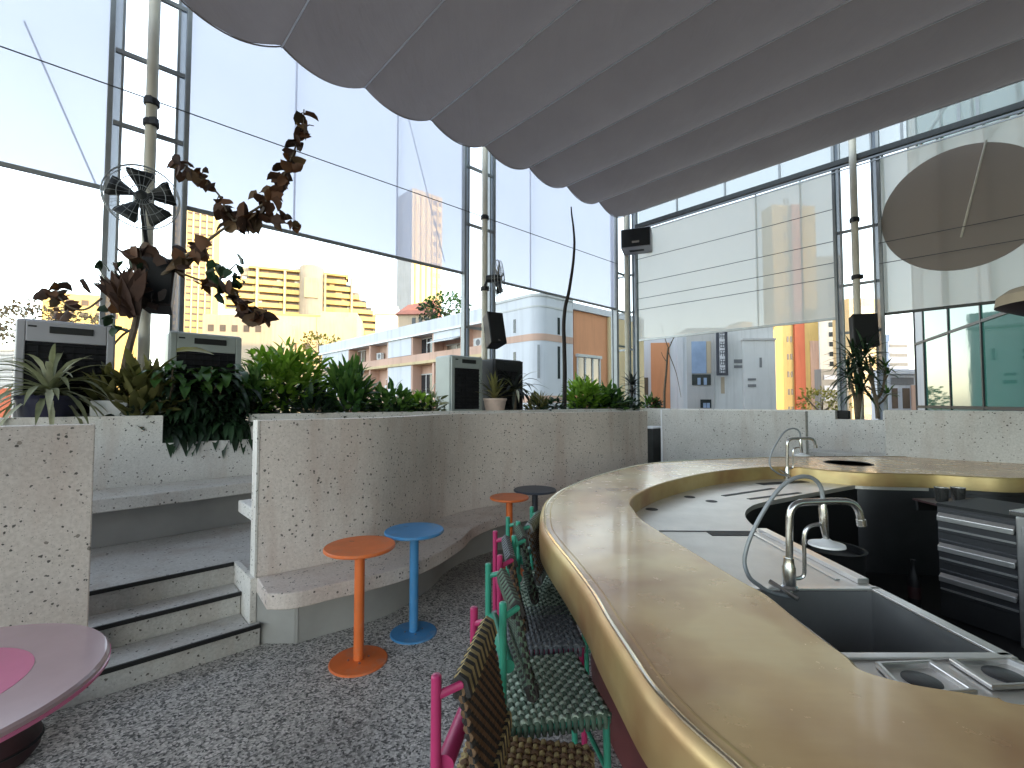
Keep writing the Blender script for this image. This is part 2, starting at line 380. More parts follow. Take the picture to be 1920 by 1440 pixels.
M['office'] = office_glass()
M['street'] = plain('asphalt', (.055,.055,.057), .9, 0, .2, .3)
M['sign_dark'] = plain('dark sign frame', (.045,.05,.065), .5); M['sign_pale'] = plain('pale sign plate', (.55,.56,.60), .5)

# ================================================================== terrace shell
LAND = .435; TOPZ = 1.48
W_IN = cr([G(*p) for p in ((.90,3.47),(1.3,3.42),(1.75,3.43),(2.2,3.65),(2.65,3.93),(3.1,4.05),(3.6,4.0),(4.2,3.82),(4.8,3.67),(5.4,3.62),(6.15,3.66))], 8)
B_FR = cr([G(*p) for p in ((.87,3.13),(1.0,3.03),(1.25,3.0),(1.5,2.97),(1.77,2.98),(2.06,3.06),(2.44,3.25),(2.74,3.46),(3.15,3.58),(3.6,3.54),(4.2,3.36),(4.8,3.2),(5.4,3.16),(6.15,3.2))], 8)
m = MB(); m.gbox(-9, -12, -14, 10.2, 7.1, 0); tag(m.build('floor', M['pebble']), kind='structure')
# raised walkway behind the walls
m = MB(); m.prism([tuple(G(*p).xy) for p in ((-5,3.905),(6.9,3.905),(6.9,7.0),(-5,7.0))], .004, LAND-.004)
m.prism([tuple(G(*p).xy) for p in ((7.45,-6),(10.1,-6),(10.1,7.0),(7.45,7.0))], .004, LAND-.004)
m.gbox(.902, 3.575, .004, 1.9, 3.903, LAND-.004)
tag(m.build('raised_walkway', M['terrazzo_grey']), kind='structure')
# left wall
m = MB(); m.gbox(-4.2, 3.47, 0, .07, 3.57, TOPZ)
tag(m.build('terrace_wall', M['terrazzo'], bevel=.006), 'straight pinkish terrazzo wall left of the steps, beside the pink table', 'wall')
# long wavy wall with bench
def offset(pts, d, closed=False):
    out = []; k = len(pts)
    for i, p in enumerate(pts):
        a = pts[(i-1) % k] if closed or i > 0 else p; b = pts[(i+1) % k] if closed or i < k-1 else p
        t = (b-a); t.z = 0; t.normalize(); out.append(p+Vector((-t.y, t.x, 0))*d)
    return out
root = thing('terrace_wall', G(2.5, 3.5, 0), 'long wavy pinkish terrazzo wall right of the steps, with a curved bench along it', 'wall')
wb = offset(W_IN, .10)
m = MB(); m.prism([tuple(p.xy) for p in W_IN]+[tuple(p.xy) for p in wb[::-1]], 0, TOPZ); m.build('wall_panel', M['terrazzo'], root, True, .005)
back = [p+Vector((0,0,0)) for p in offset(W_IN, -.002)]
m = MB(); m.gbox(.885, 3.466, LAND+.002, .899, 3.572, TOPZ); m.build('pale_end', M['terrazzo_white'], root)
m = MB(); m.prism([tuple(p.xy) for p in B_FR]+[tuple(p.xy) for p in back[::-1]], LAND-.10, LAND); m.build('bench_seat', M['terrazzo'], root, True, .008)
m = MB(); m.prism([tuple(p.xy) for p in offset(B_FR, .27)]+[tuple(p.xy) for p in back[::-1]], 0, LAND-.102); m.build('bench_base', M['concrete'], root, True)
m = MB(); m.prism([tuple(G(.862, n).xy) for n in (3.46, 3.92)]+[tuple(G(.898, n).xy) for n in (3.92, 3.46)], 0, LAND); m.build('step_cheek', M['terrazzo_white'], root)  # slab end; its pale terrazzo carries the light falling on this face
m = MB(); m.gbox(.905, 3.60, .77, 1.8, 4.02, .86); m.build('rear_bench', M['terrazzo_white'], root, False, .01)
# steps
root = thing('steps', G(.46, 3.6, 0), 'three terrazzo steps with black edge strips between the two pinkish walls', 'steps')
for k, (n0, z) in enumerate(((3.405,.145),(3.67,.29),(3.90,.434))):
    u1 = .915 if k == 0 else .858
    m = MB(); m.gbox(-.3 if k == 0 else .075, n0+.012, 0, u1, (3.455 if k == 0 else 4.0), z-.004 if k else z)
    if k == 0: m.gbox(.075, 3.457, 0, .858, 3.68, z-.004)
    m.build('tread', M['terrazzo_grey'], root, False, .004)
    m = MB(); m.gbox(-.3 if k == 0 else .075, n0-.006, z-.022, u1, n0+.010, z+.003); m.build('nosing', M['nosing'], root)
# outer wall with the notch, bench
root = thing('planter_wall', G(2.5, 5.42, LAND), 'pale speckled outer planter wall behind the steps, with a notch under drooping ferns', 'wall')
m = MB(); zc = TOPZ
for (a, b, z) in ((-4.8, .58, zc), (.58, 1.33, 1.22), (1.33, 8.75, zc)): m.gbox(a, 5.42, LAND-.002, b, 5.56, z)
m.build('wall_panel', M['terrazzo_white'], root)
seat = cr([G(*p) for p in ((-4.8,4.84),(-3.6,4.84),(-2.4,4.84),(-1.2,4.84),(-.3,4.84),(.5,4.85),(1.3,4.92),(2.2,5.02),(3.2,5.0),(4.4,4.95),(5.6,4.95),(6.9,4.95),(8.2,4.95))], 8)
m = MB(); m.prism([tuple(p.xy) for p in seat]+[tuple(G(8.2,5.418).xy), tuple(G(-4.8,5.418).xy)], LAND+.31, LAND+.415); m.build('bench_seat', M['terrazzo_white'], root, True, .008)
m = MB(); m.prism([tuple(p.xy) for p in offset(seat, .2)]+[tuple(G(8.2,5.416).xy), tuple(G(-4.8,5.416).xy)], LAND-.002, LAND+.308); m.build('bench_base', M['concrete'], root, True)
m = MB(); m.gbox(-4.8, 5.562, LAND, 8.75, 6.95, 1.36); m.build('planter_soil', M['soil'], root)
# right hand walls
UR = 7.3
nA0, nA1 = n_at(1241, UR), n_at(1509, UR); nB0 = n_at(1657, UR)
m = MB(); m.gbox(UR, nA1, 0, UR+.12, nA0, TOPZ)
wo_ = m.build('terrace_wall', M['terrazzo_grey'], bevel=.006)
m = MB(); m.gbox(UR-.001, nA0+.001, .002, UR+.121, nA0+.03, TOPZ); m.build('pale_end', M['white_pot'], wo_)  # white strip painting the light on this wall end
tag(wo_, 'short grey terrazzo wall beyond the bar, under the small tap', 'wall')
m_ = 0
cur = cr([G(UR, nB0), G(UR-.02, .6), G(UR+.06, 0), G(UR+.25, -.8), G(UR+.6, -2), G(UR+.9, -4)], 6)
m = MB(); m.prism([tuple(p.xy) for p in cur]+[tuple(p.xy) for p in offset(cur, .12)[::-1]], 0, TOPZ+.03)
tag(m.build('terrace_wall', M['terrazzo_grey'], smooth=True, bevel=.006), 'grey terrazzo wall at the right edge, in front of the glass office building', 'wall')
root = thing('planter_wall', G(8.85, 2, LAND), 'pale recessed outer wall between the two grey walls, topped by spiky plants', 'wall')
q0, q1 = n_at(1655, 8.8), n_at(1566, 8.8)
m = MB()
for (a, b, z) in ((-6, q0, zc), (q0, q1, 1.34), (q1, 5.40, zc)): m.gbox(8.76, a, LAND-.002, 8.9, b, z)
m.build('wall_panel', M['terrazzo_white'], root)
m = MB(); m.gbox(8.3, -6, LAND+.31, 8.758, 4.7, LAND+.415); m.build('bench_seat', M['terrazzo_white'], root, False, .01)
m = MB(); m.gbox(8.45, -6, LAND-.002, 8.756, 4.6, LAND+.308); m.build('bench_base', M['concrete'], root)
m = MB(); m.gbox(8.902, -6, LAND, 9.9, 5.40, 1.30); m.build('planter_soil', M['soil'], root)

# ================================================================== glazed screens
D = 6.3; UB = 1.516*D; TOP = 7.4
postA = [-4.2, .076*D, .806*D]
def steel_post(p, label, zt=TOP, clamps=()):
    r = thing('steel_post', p, label, 'post', 'round steel posts')
    m = MB(); m.lathe([(.052, LAND), (.052, zt)], (p.x, p.y, 0), 20); m.build('shaft', M['post'], r, True)
    m = MB(); m.lathe([(.10, LAND), (.10, LAND+.02), (.06, LAND+.03)], (p.x, p.y, 0), 20); m.build('foot_plate', M['post'], r, True)
    for (z, dx) in clamps:
        m = MB(); m.lathe([(.066, z-.03), (.072, z-.02), (.072, z+.03), (.066, z+.04)], (p.x, p.y, 0), 16); m.obox((p.x+dx, p.y-.05, z), (.03,0,0), (0,.03,0), (0,0,.035)); m.build('clamp', M['speaker'], r)
    return r
def ladder(a, along, label, half=.33, rungs=(), zt=TOP, fins=True):
    """two aluminium uprights either side of a post, joined by rungs"""
    r = thing('mullion_frame', a, label, 'window frame', 'aluminium upright frames')
    for s in (-1, 1):
        e = a+along*(half*s); nn = Vector((-along.y, along.x, 0))
        m = MB(); m.obox(e+Z3*((zt+LAND)/2), along*.022, nn*.05, Z3*((zt-LAND)/2))
        m.build('upright', M['alu'], r, False, .004)
        e2 = a+along*(half*s*.72)
        m = MB(); m.obox(e2+Z3*((zt+LAND)/2), along*.012, nn*.03, Z3*((zt-LAND)/2)); m.build('slim_bar', M['alu'], r)
        if fins:
            e3 = a+along*(half*s*.86)
            m = MB(); m.obox(e3+Z3*((zt+LAND)/2), along*(half*.10), nn*.006, Z3*((zt-LAND)/2-.02)); m.build('frosted_strip', M['fin'], r)
    for z in rungs:
        nn = Vector((-along.y, along.x, 0))
        m = MB(); m.obox(a+Z3*z-nn*.02, along*(half-.03), nn*.018, Z3*.022); m.build('rung', M['alu'], r)
    return r
def zpx(px, py, n=None, u=None):
    """height of the point in that column on the given screen line"""
    p = G(u_at(px, n), n) if n is not None else G(u, n_at(px, u))
    return at(px, py, Y=p.y).z
zr = [zpx(265, y, n=D) for y in (122, 252)]
st = zr[0]-zr[1]
rungs = [zr[0]+st*k for k in (2, 1, 0, -1)]
steel_post(G(postA[1], D-.16), 'cream steel post at the left, behind the big fan and dried plant', clamps=((zpx(272,195,n=D-.16), .02), (zpx(280,237,n=D-.16), .07)))
steel_post(G(postA[2], D-.16), 'cream steel post in the middle of the long glass side, carrying a tilted speaker', clamps=((zpx(897,405,n=D-.16), .0), (zpx(897,540,n=D-.16), .05)))
steel_post(G(UB-.1, D-.16), 'cream steel corner post below the end of the canopy')
nPB = n_at(1612, UB-.16)
steel_post(G(UB-.16, nPB), 'cream steel post on the right glass side, above the square black speaker', clamps=((zpx(1605,415,u=UB-.16), -.05), (zpx(1615,520,u=UB-.16), .03)))
ladder(G(postA[1], D), U3, 'pair of grey aluminium uprights with rungs at the left steel post', rungs=rungs)
ladder(G(postA[2], D), U3, 'pair of grey aluminium uprights with rungs at the middle steel post', rungs=[zpx(897,y,n=D) for y in (322,428,617)])
ladder(G(UB-.02, D+.02), U3, 'aluminium uprights of the glass corner on the long side', half=.28, rungs=[zpx(1170,y,n=D) for y in (585,650,515)], fins=False)
ladder(G(UB+.02, D-.02), N3, 'aluminium uprights of the glass corner on the right side', half=.34, rungs=[zpx(1185,y,u=UB) for y in (585,655,515)])
ladder(G(UB, nPB), N3, 'pair of grey aluminium uprights with rungs at the right steel post', half=.31, rungs=[zpx(1612,y,u=UB) for y in (430,532,622)])
zA = zpx(1000, 541, n=D); zB = zpx(1385, 616, u=UB); zRail = zpx(1500, 337, u=UB)
def shade(name, a, b, z0, z1, label, mat, bar, g='mesh roller blinds'):
    r = thing('roller_blind', (a+b)/2+Z3*z0, label, 'roller blind', g)
    d = (b-a).normalized(); nn = Vector((-d.y, d.x, 0)); W = (b-a).length
    m = MB(); k = 40; vs = []; rows = 12
    for j in range(rows+1):
        for i in range(k+1):
            t = i/k; q = j/rows
            off = .012*math.sin(t*9+q*3)+.02*(noise.noise(Vector((t*4, q*3, W)))) 
            off *= min(1, q*4+.05)
            p = a+d*(W*t)+nn*off; vs.append((p.x, p.y, z0+(z1-z0)*q))
    fs = [(j*(k+1)+i, j*(k+1)+i+1, (j+1)*(k+1)+i+1, (j+1)*(k+1)+i) for j in range(rows) for i in range(k)]
    m.add(vs, fs); m.build('fabric', mat, r, True, ang=80)
    m = MB(); m.obox((a+b)/2+Z3*(z0-.015), d*(W/2), nn*.018, Z3*.022); m.build('bottom_bar', M[bar], r, False, .004)
    return r
NS = D+.03
shade('roller_blind', G(postA[0], NS), G(postA[1]-.35, NS), zA, TOP-.1, 'white mesh blind in the left bay, left of the big fan', M['screen'], 'alu')
shade('roller_blind', G(postA[1]+.35, NS), G(postA[2]-.35, NS), zA, TOP-.1, 'widest white mesh blind, behind the dried plant', M['screen'], 'alu')
shade('roller_blind', G(postA[2]+.35, NS), G(UB-.33, NS), zA, TOP-.1, 'narrow white mesh blind between the middle post and the glass corner', M['screen'], 'alu')
b1 = shade('roller_blind', G(UB+.03, D-.40), G(UB+.03, nPB+.33), zB, zRail-.06, 'cream mesh blind right of the glass corner, glowing orange in its middle', M['screen_b'], 'alu_light')
b2 = shade('roller_blind', G(UB+.03, nPB-.33), G(UB+.03, -3.2), zpx(1790,573,u=UB), zRail-.06, 'cream mesh blind at the right, behind the grey round disc', M['screen_b'], 'dark_alu')
# rail, clerestory
root = thing('blind_rail', G(UB-.05, 2, zRail), 'long dark grey rail carrying the blinds on the right glass side', 'rail')
m = MB(); m.gbox(UB-.10, -3.4, zRail-.02, UB-.02, D-.4, zRail+.07); m.build('beam', M['dark_alu'], root)
m = MB(); m.gbox(UB-.09, -3.4, zRail-.075, UB-.05, D-.4, zRail-.045); m.build('guide_track', M['alu'], root)
m = MB(); m.gbox(UB-.085, -3.4, zRail-.13, UB-.065, D-.4, zRail-.115); m.build('lower_track', M['alu_light'], root)
root = thing('clerestory_window', G(UB, 2, zRail), 'high strip of glazing above the dark rail, under the canopy edge', 'window')
m = MB(); m.gbox(UB+.05, -3.4, zRail+.08, UB+.056, D-.4, TOP); m.build('pane', M['clere'], root)
for px in (1273, 1365, 1470, 1707, 1818, 1855):
    nn = n_at(px, UB)
    m = MB(); m.gbox(UB+.02, nn-.018, zRail+.08, UB+.045, nn+.018, TOP); m.build('glazing_bar', M['alu'], root)
# cables
def cable(a, b, label, r=.007): 
    m = MB(); m.tube([a, (a+b)/2-Z3*.01, b], r, 6); tag(m.build('tension_cable', M['cable']), label, 'cable', 'thin tension cables')
cable(G(-4.2, D-.05, zpx(560,290,n=D)), G(UB-.3, D-.05, zpx(560,290,n=D)), 'thin steel cable running the whole length of the long glass side')
zc1 = [zpx(1385, y, u=UB) for y in (440, 492, 527, 551)]
for z, t in zip(zc1, ('highest', 'second highest', 'second lowest', 'lowest')):
    cable(G(UB-.02, D-.36, z), G(UB-.02, nPB+.31, z), f'{t} of the thin cables across the cream blind right of the corner', .006)
for y, t in ((428, 'thin cable crossing the middle of the round disc'), (470, 'thin cable crossing the lower half of the round disc')):
    z = zpx(1800, y, u=UB-.12); cable(G(UB-.12, nPB-.3, z), G(UB-.12, -3.2, z), t, .006)
for px, n0, n1, lab in ((545, None, None, 'thin upright rod behind the widest white blind, near the dried branch'), (741, None, None, 'thin upright rod behind the widest white blind, beside the tall tower'), (995, None, None, 'thin upright rod behind the narrow white blind')):
    m = MB(); uu = u_at(px, D+.1); m.tube([G(uu, D+.1, zA), G(uu, D+.1, TOP)], .014, 8); tag(m.build('upright_rod', M['alu']), lab, 'rod', 'upright rods behind the blinds')
for (xa, ya, xb, yb, lab) in ((15,40,165,345,'slanting thin stay behind the left blind'), (762,225,832,490,'slanting thin stay beside the tall tower behind the widest blind')):
    a_ = G(u_at(xa, D+.14), D+.14, zpx(xa, ya, n=D+.14)); b_ = G(u_at(xb, D+.14), D+.14, zpx(xb, yb, n=D+.14)); m = MB(); m.tube([a_, b_], .009, 6)
    tag(m.build('slanting_stay', M['cable']), lab, 'cable')
for px in (1425, 1510):
    m = MB(); nn = n_at(px, UB+.12); m.tube([G(UB+.12, nn, zB+.02), G(UB+.12, nn, zRail)], .014, 8)
    tag(m.build('upright_rod', M['alu']), 'thin upright rod behind the cream blind, ' + ('left of its orange glow' if px == 1425 else 'inside its orange glow'), 'rod', 'upright rods behind the blinds')
for px in (1668, 1775, 1865):
    m = MB(); nn = n_at(px, UB+.12); m.tube([G(UB+.12, nn, zB+.02), G(UB+.12, nn, zRail)], .02, 8)
    tag(m.build('upright_rod', M['alu']), {1668: 'upright rod at the left edge of the right hand blind', 1775: 'upright rod behind the middle of the round disc', 1865: 'upright rod behind the right half of the round disc'}[px], 'rod', 'upright rods behind the blinds')
# round disc on the right side and dish lamp
dc = at(1800, 390, Y=G(UB-.08, n_at(1800, UB-.08)).y)
root = thing('round_disc', dc-Z3*.93, 'large grey brown round disc hanging on the right glass side', 'disc')
m = MB(); m.lathe([(.0, -.012), (.925, -.012), (.93, 0), (.925, .012), (0, .012)], dc, 64, U3); m.build('cloth_disc', M['disc'], root, True)
m = MB(); m.tube([dc-U3*.03+N3*.10-Z3*.45-N3*.1, dc-U3*.03-N3*.30+Z3*.9], .014, 8); m.build('brace', M['post'], root, True)
lc = at(2006, 566, Y=5.4)
root = thing('dish_lamp', lc, 'shallow grey brown hanging dish at the right edge, below the big disc', 'lamp')
m = MB(); m.lathe([(0, -.12), (.36, -.12), (.56, -.03), (.62, .0)], lc, 48); m.build('dish', M['speaker_red'], root, True)
m = MB(); m.lathe([(.62, .001), (.60, .12), (.50, .2), (0, .24)], lc, 48); m.build('shade_top', M['w_beige'], root, True)
m = MB(); m.tube([lc+Z3*.24, lc+Z3*(5.8-lc.z)], .012, 8); m.build('hanging_rod', M['alu'], root)
# ================================================================== canopy
ZC = 5.84; SP = 1.042; U0 = 1.65
root = thing('fabric_canopy', G(3, 0, ZC), 'grey fabric canopy hanging in parallel scallops over the bar', 'canopy')
cus = [U0+SP*k for k in range(-7, 8)]
def csec(k): return [(cus[k]+SP*j/14, ZC-.165*4*(j/14)*(1-j/14)) for j in range(15)]
m = MB(); NN = 90
for k in range(len(cus)-1):
    pr = csec(k); vs = []
    for i in range(NN+1):
        n = 5.78-13.5*i/NN
        for (u, z) in pr:
            zz = z+(.022*noise.noise(Vector((u*1.3, n*.7, k*3.1)))+.008*noise.noise(Vector((u*5, n*1.6, k*1.7))))*(1 if z < ZC-.02 else .1)
            vs.append(G(u, n+.012*noise.noise(Vector((u*3, k, 2.))), zz))
    q = len(pr)
    m.add(vs, [(i*q+j, (i+1)*q+j, (i+1)*q+j+1, i*q+j+1) for i in range(NN) for j in range(q-1)])
m.build('fabric', M['canopy'], root, True, ang=50)
m = MB(); m.tube([G(u, 5.785, z-.004) for k in range(len(cus)-1) for (u, z) in csec(k)[:-1]], .009, 6); m.build('hem', M['canopy'], root, True)
for u in cus[1:]:
    m = MB(); m.tube([G(u, 5.80, ZC-.010), G(u, -7.72, ZC-.010)], .010, 8); m.build('batten', M['white_pot'], root)  # rods coloured white to stand for light through the seams
for n in (5.6, -1, -7.5):
    m = MB(); m.tube([G(cus[0], n, ZC+.12), G(cus[-1], n, ZC+.12)], .035, 8); m.build('carrier_tube', M['alu_light'], root)

# ================================================================== equipment
def cooler(u0, w, mat, label, plants=False):
    n0 = 5.78; z0 = 1.36; z1 = 2.335; dn = .45
    p = G(u0+w/2, n0+dn/2, z0)
    r = thing('air_cooler', p, label, 'air cooler', 'evaporative air coolers on the planter')
    m = MB(); m.gbox(u0, n0+.03, z0+.05, u0+w, n0+dn, z1); m.build('housing', mat, r, False, .03)
    fr = .065
    m = MB()
    m.gbox(u0+.01, n0, z0+.06, u0+fr, n0+.028, z1-.02); m.gbox(u0+w-fr, n0, z0+.06, u0+w-.01, n0+.028, z1-.02)
    m.gbox(u0+fr, n0, z1-.20, u0+w-fr, n0+.028, z1-.02); m.gbox(u0+fr, n0, z0+.06, u0+w-fr, n0+.028, z0+.14)
    m.build('front_frame', mat, r, False, .008)
    m = MB(); m.gbox(u0+w*.32, n0-.012, z1-.12, u0+w*.76, n0-.001, z1-.06); m.build('control_panel', M['black'], r, False, .006)
    m = MB(); m.gbox(u0+w*.12, n0-.006, z1-.075, u0+w*.2, n0-.001, z1-.06); m.build('badge', M['black'], r)
    m = MB(); m.gbox(u0+fr, n0+.020, z0+.14, u0+w-fr, n0+.029, z1-.2)
    for k in range(11):
        z = z0+.17+k*(z1-z0-.40)/10; m.obox(G(u0+w/2, n0+.012, z), U3*(w/2-fr-.005), N3*.014-Z3*.008, Z3*.003)
    for k in range(1, 7): m.gbox(u0+fr+k*(w-2*fr)/7-.003, n0+.002, z0+.145, u0+fr+k*(w-2*fr)/7+.003, n0+.012, z1-.205)
    m.build('louvre_grille', M['grille'], r)
    m = MB()
    for (a, b) in ((.06,.06),(w-.06,.06),(.06,dn-.05),(w-.06,dn-.05)): m.lathe([(.03, z0), (.03, z0+.05)], G(u0+a, n0+b, 0), 10)
    m.build('castors', M['black'], r)
cooler(-.42, .66, M['cooler'], 'grey air cooler behind the pale spiky plant at the far left')
cooler(.65, .66, M['cooler_g'], 'grey green air cooler half hidden by drooping leaves, right of the dried plant trunk')
cooler(4.13, .62, M['cooler_g'], 'pale air cooler with a black front under the tilted black speaker')
cooler(5.0, .66, M['speaker'], 'dark air cooler behind spiky leaves, right of the white pot')
def speaker(c, w, h, d, ry, rx, mat, label, arm):
    c = Vector(c); M3 = Matrix.Rotation(R(ry), 3, 'Z') @ Matrix.Rotation(R(rx), 3, 'X')
    r = thing('loudspeaker', c-Z3*h/2, label, 'loudspeaker', 'black loudspeakers on the posts')
    X, Y, Z = M3 @ Vector((1,0,0)), M3 @ Vector((0,1,0)), M3 @ Vector((0,0,1))
    m = MB()
    pr = [(-w/2,-d/2),(w/2,-d/2),(w*.34,d/2),(-w*.34,d/2)]
    vs = [c+X*a+Y*b+Z*(s*h/2) for s in (-1, 1) for (a, b) in pr]
    m.add(vs, [(3,2,1,0),(4,5,6,7),(0,1,5,4),(1,2,6,5),(2,3,7,6),(3,0,4,7)]); m.build('cabinet', mat, r, False, .012)
    m = MB(); m.obox(c-Y*(d/2+.006), X*(w/2-.015), Y*.005, Z*(h/2-.015)); m.build('front_mesh', M['mesh'], r, False, .004)
    m = MB(); m.obox(c-Y*(d/2+.013)-Z*(h*.42), X*.02, Y*.001, Z*.006); m.build('badge', M['chrome'], r)
    m = MB(); m.tube([c+Y*(d/2)*.9, c+Y*(d/2+.06), Vector(arm)], .016, 8); m.obox(c+Y*(d/2+.01), X*.05, Y*.012, Z*.09); m.build('bracket', M['speaker'], r)
P1 = G(postA[1], D-.16)
speaker(at(300, 537, Y=4.5), .28, .50, .24, 22, -14, M['speaker_red'], 'dark maroon speaker tilted down among the dried brown leaves', P1+Z3*2.75)
P2 = G(postA[2], D-.16)
speaker(at(925, 620, Y=7.75), .30, .56, .28, 30, -16, M['speaker'], 'black speaker tilted on the middle post, above the pale air cooler', P2+Z3*2.75)
PBp = G(UB-.16, nPB)
speaker(at(1616, 622, Y=7.55), .36, .54, .28, -14, -4, M['speaker'], 'square black speaker on the right post above the spiky plant', PBp+Z3*2.8)
# boxed unit on the corner post
c0 = at(1192, 446, Y=G(UB-.3, D-.35).y-.35)
root = thing('wall_unit', c0-Z3*.25, 'black fronted box with pale underside mounted on the corner post', 'box unit')
X, Y, Z = Vector((.93,-.36,0)), Vector((.36,.93,.0)), Z3
m = MB(); m.obox(c0+Y*.25, X*.33, Y*.28, Z*.22); m.build('housing', M['cooler'], root, False, .02)
m = MB(); m.obox(c0-Y*.036, X*.31, Y*.006, Z*.20); m.build('front_panel', M['mesh'], root)
m = MB(); m.obox(c0-Y*.045-Z*.10, X*.08, Y*.002, Z*.025); m.build('badge', M['chrome'], root)
m = MB(); m.obox(c0+Y*.22-Z*.224, X*.16, Y*.05, Z*.004); m.build('vent_slot', M['black'], root)
m = MB(); m.tube([c0+Y*.5, G(UB-.1, D-.16, c0.z)], .03, 8); m.build('bracket', M['dark_alu'], root)
def fan(c, rr, axis, label, post, start=0, blades=5):
    c = Vector(c); ax = Vector(axis).normalized(); q = ax.to_track_quat('Z', 'Y').to_matrix()
    r = thing('wall_fan', c, label, 'fan', 'wall fans on the posts')
    e = lambda a, rad, h: c+q @ Vector((rad*math.cos(a), rad*math.sin(a), h))
    m = MB()
    for (rad, h) in ((rr, 0), (rr*.97, .05), (rr*.97, -.05), (rr*.62, .075), (rr*.3, .085)):
        m.tube([e(2*math.pi*k/48, rad, h) for k in range(48)], .004 if rad < rr else .006, 5, True)
    for k in range(26):
        a = 2*math.pi*k/26
        m.tube([e(a, rr*.14, .085), e(a, rr*.62, .075), e(a, rr*.97, .05), e(a, rr, 0), e(a, rr*.97, -.05), e(a, rr*.3, -.07)], .0016, 4)
    m.build('cage', M['alu'], r)
    for k in range(blades):
        a0 = start+2*math.pi*k/blades; m = MB(); vs = []
        for j in range(7):
            t = j/6; rad = rr*(.16+.76*t); wd = .36+.30*t-.16*t*t
            for s in (-1, 1): vs.append(e(a0+s*wd*(.8 if s < 0 else 1)*(1 if t < .95 else .85), rad, .02*s*(1+t)))
        m.add(vs, [(2*j, 2*j+1, 2*j+3, 2*j+2) for j in range(6)])
        o = m.build('blade', M['fan_dark'], r, True, ang=70); sm = o.modifiers.new('thick', 'SOLIDIFY'); sm.thickness = .006
    m = MB(); m.lathe([(.0, .06), (rr*.12, .055), (rr*.2, .03), (rr*.21, -.02), (rr*.24, -.06), (rr*.2, -.2), (0, -.22)], c, 20, ax); m.build('motor', M['fan_dark'], r, True)
    m = MB(); m.tube([c-ax*.18, c-ax*.22-Z3*.1, Vector(post)], .022, 8); m.build('arm', M['speaker'], r)
fc = at(266, 370, Y=4.35)
fan(fc, .295, (-fc.x*.9, -fc.y, -.35), 'large five bladed fan on the left steel post', P1+Z3*(fc.z-.35), .35)
fc = at(934, 522, Y=7.7)
fan(fc, .30, (.90, -.16, .0), 'small fan seen edge on, on the middle steel post', P2+Z3*(fc.z-.15), .1)

# ================================================================== plants
def plant(name, base, label, group='planter plants'): return thing(name, base, label, 'plant', group)
def bush(m, c, rx, ry, h, n, ln, wd, droop=.6, up=.4, mi=0):
    c = Vector(c); m.mi = mi
    for _ in range(n):
        th = rnd.uniform(0, 2*math.pi); ph = math.acos(rnd.uniform(-.3, 1)); k = rnd.uniform(.35, 1)**.6
        o = Vector((math.sin(ph)*math.cos(th), math.sin(ph)*math.sin(th), math.cos(ph)))
        f = 1+.25*noise.noise(o*2.2+c)
        p = c+U3*(o.x*rx*k*f)+N3*(o.y*ry*k*f)+Z3*(h*(.05+max(-.2, o.z)*k*f))
        d = (U3*o.x+N3*o.y)+Z3*(up+o.z*.6)+Vector((rnd.gauss(0,.35), rnd.gauss(0,.35), rnd.gauss(0,.3)))
        m.leaf(p, d, ln*rnd.uniform(.45, 1.4), wd*rnd.uniform(.6, 1.3), droop*rnd.uniform(.4, 1.6), 4, .25, .55, rnd.uniform(-.6,.6))
def stems(m, c, rx, h, n, r=.008):
    for _ in range(n):
        a = rnd.uniform(0, 6.28); q = Vector(c); e = q+Vector((math.cos(a)*rx*rnd.uniform(.2,.8), math.sin(a)*rx*rnd.uniform(.2,.8), h*rnd.uniform(.6,.95)))
        m.tube([q, (q+e)/2+Vector((rnd.gauss(0,.02), rnd.gauss(0,.02), .05)), e], [r, r*.8, r*.4], 6)
def rosette(m, c, n, ln, wd, el=(.15, 1.3), droop=1.3, segs=8, shape=.35):
    c = Vector(c)
    for i in range(n):
        a = i*2.399+rnd.uniform(-.2,.2); e = el[0]+(el[1]-el[0])*((i+.5)/n)+rnd.uniform(-.08,.08)
        d = Vector((math.cos(a)*math.cos(e), math.sin(a)*math.cos(e), math.sin(e)))
        m.leaf(c+d*.03, d, ln*rnd.uniform(.8,1.15), wd*rnd.uniform(.8,1.15), droop*rnd.uniform(.7,1.3), segs, .35, shape)
def spot(px, n, z=1.36): return G(u_at(px, n), n, z)
# far left spiky striped plant in a navy pot
p = spot(92, 5.62); zt = 1.74
r = plant('spider_plant', p, 'large pale striped spiky plant in a dark blue pot at the far left')
m = MB(); m.lathe([(0,0), (.16,0), (.21,.3), (.22,.30), (.2,.26), (0,.26)], p, 24); m.build('pot', M['navy_pot'], r, True)
m = MB(); rosette(m, (p.x, p.y, zt-.06), 62, .52, .05, (-.3, 1.35), 1.7, 9); m.build('foliage', M['lf_pale'], r, True, ang=80)
m = MB(); m.tube([(p.x,p.y,1.6), (p.x,p.y,zt-.06)], .035, 8); m.build('stem', M['stem'], r)
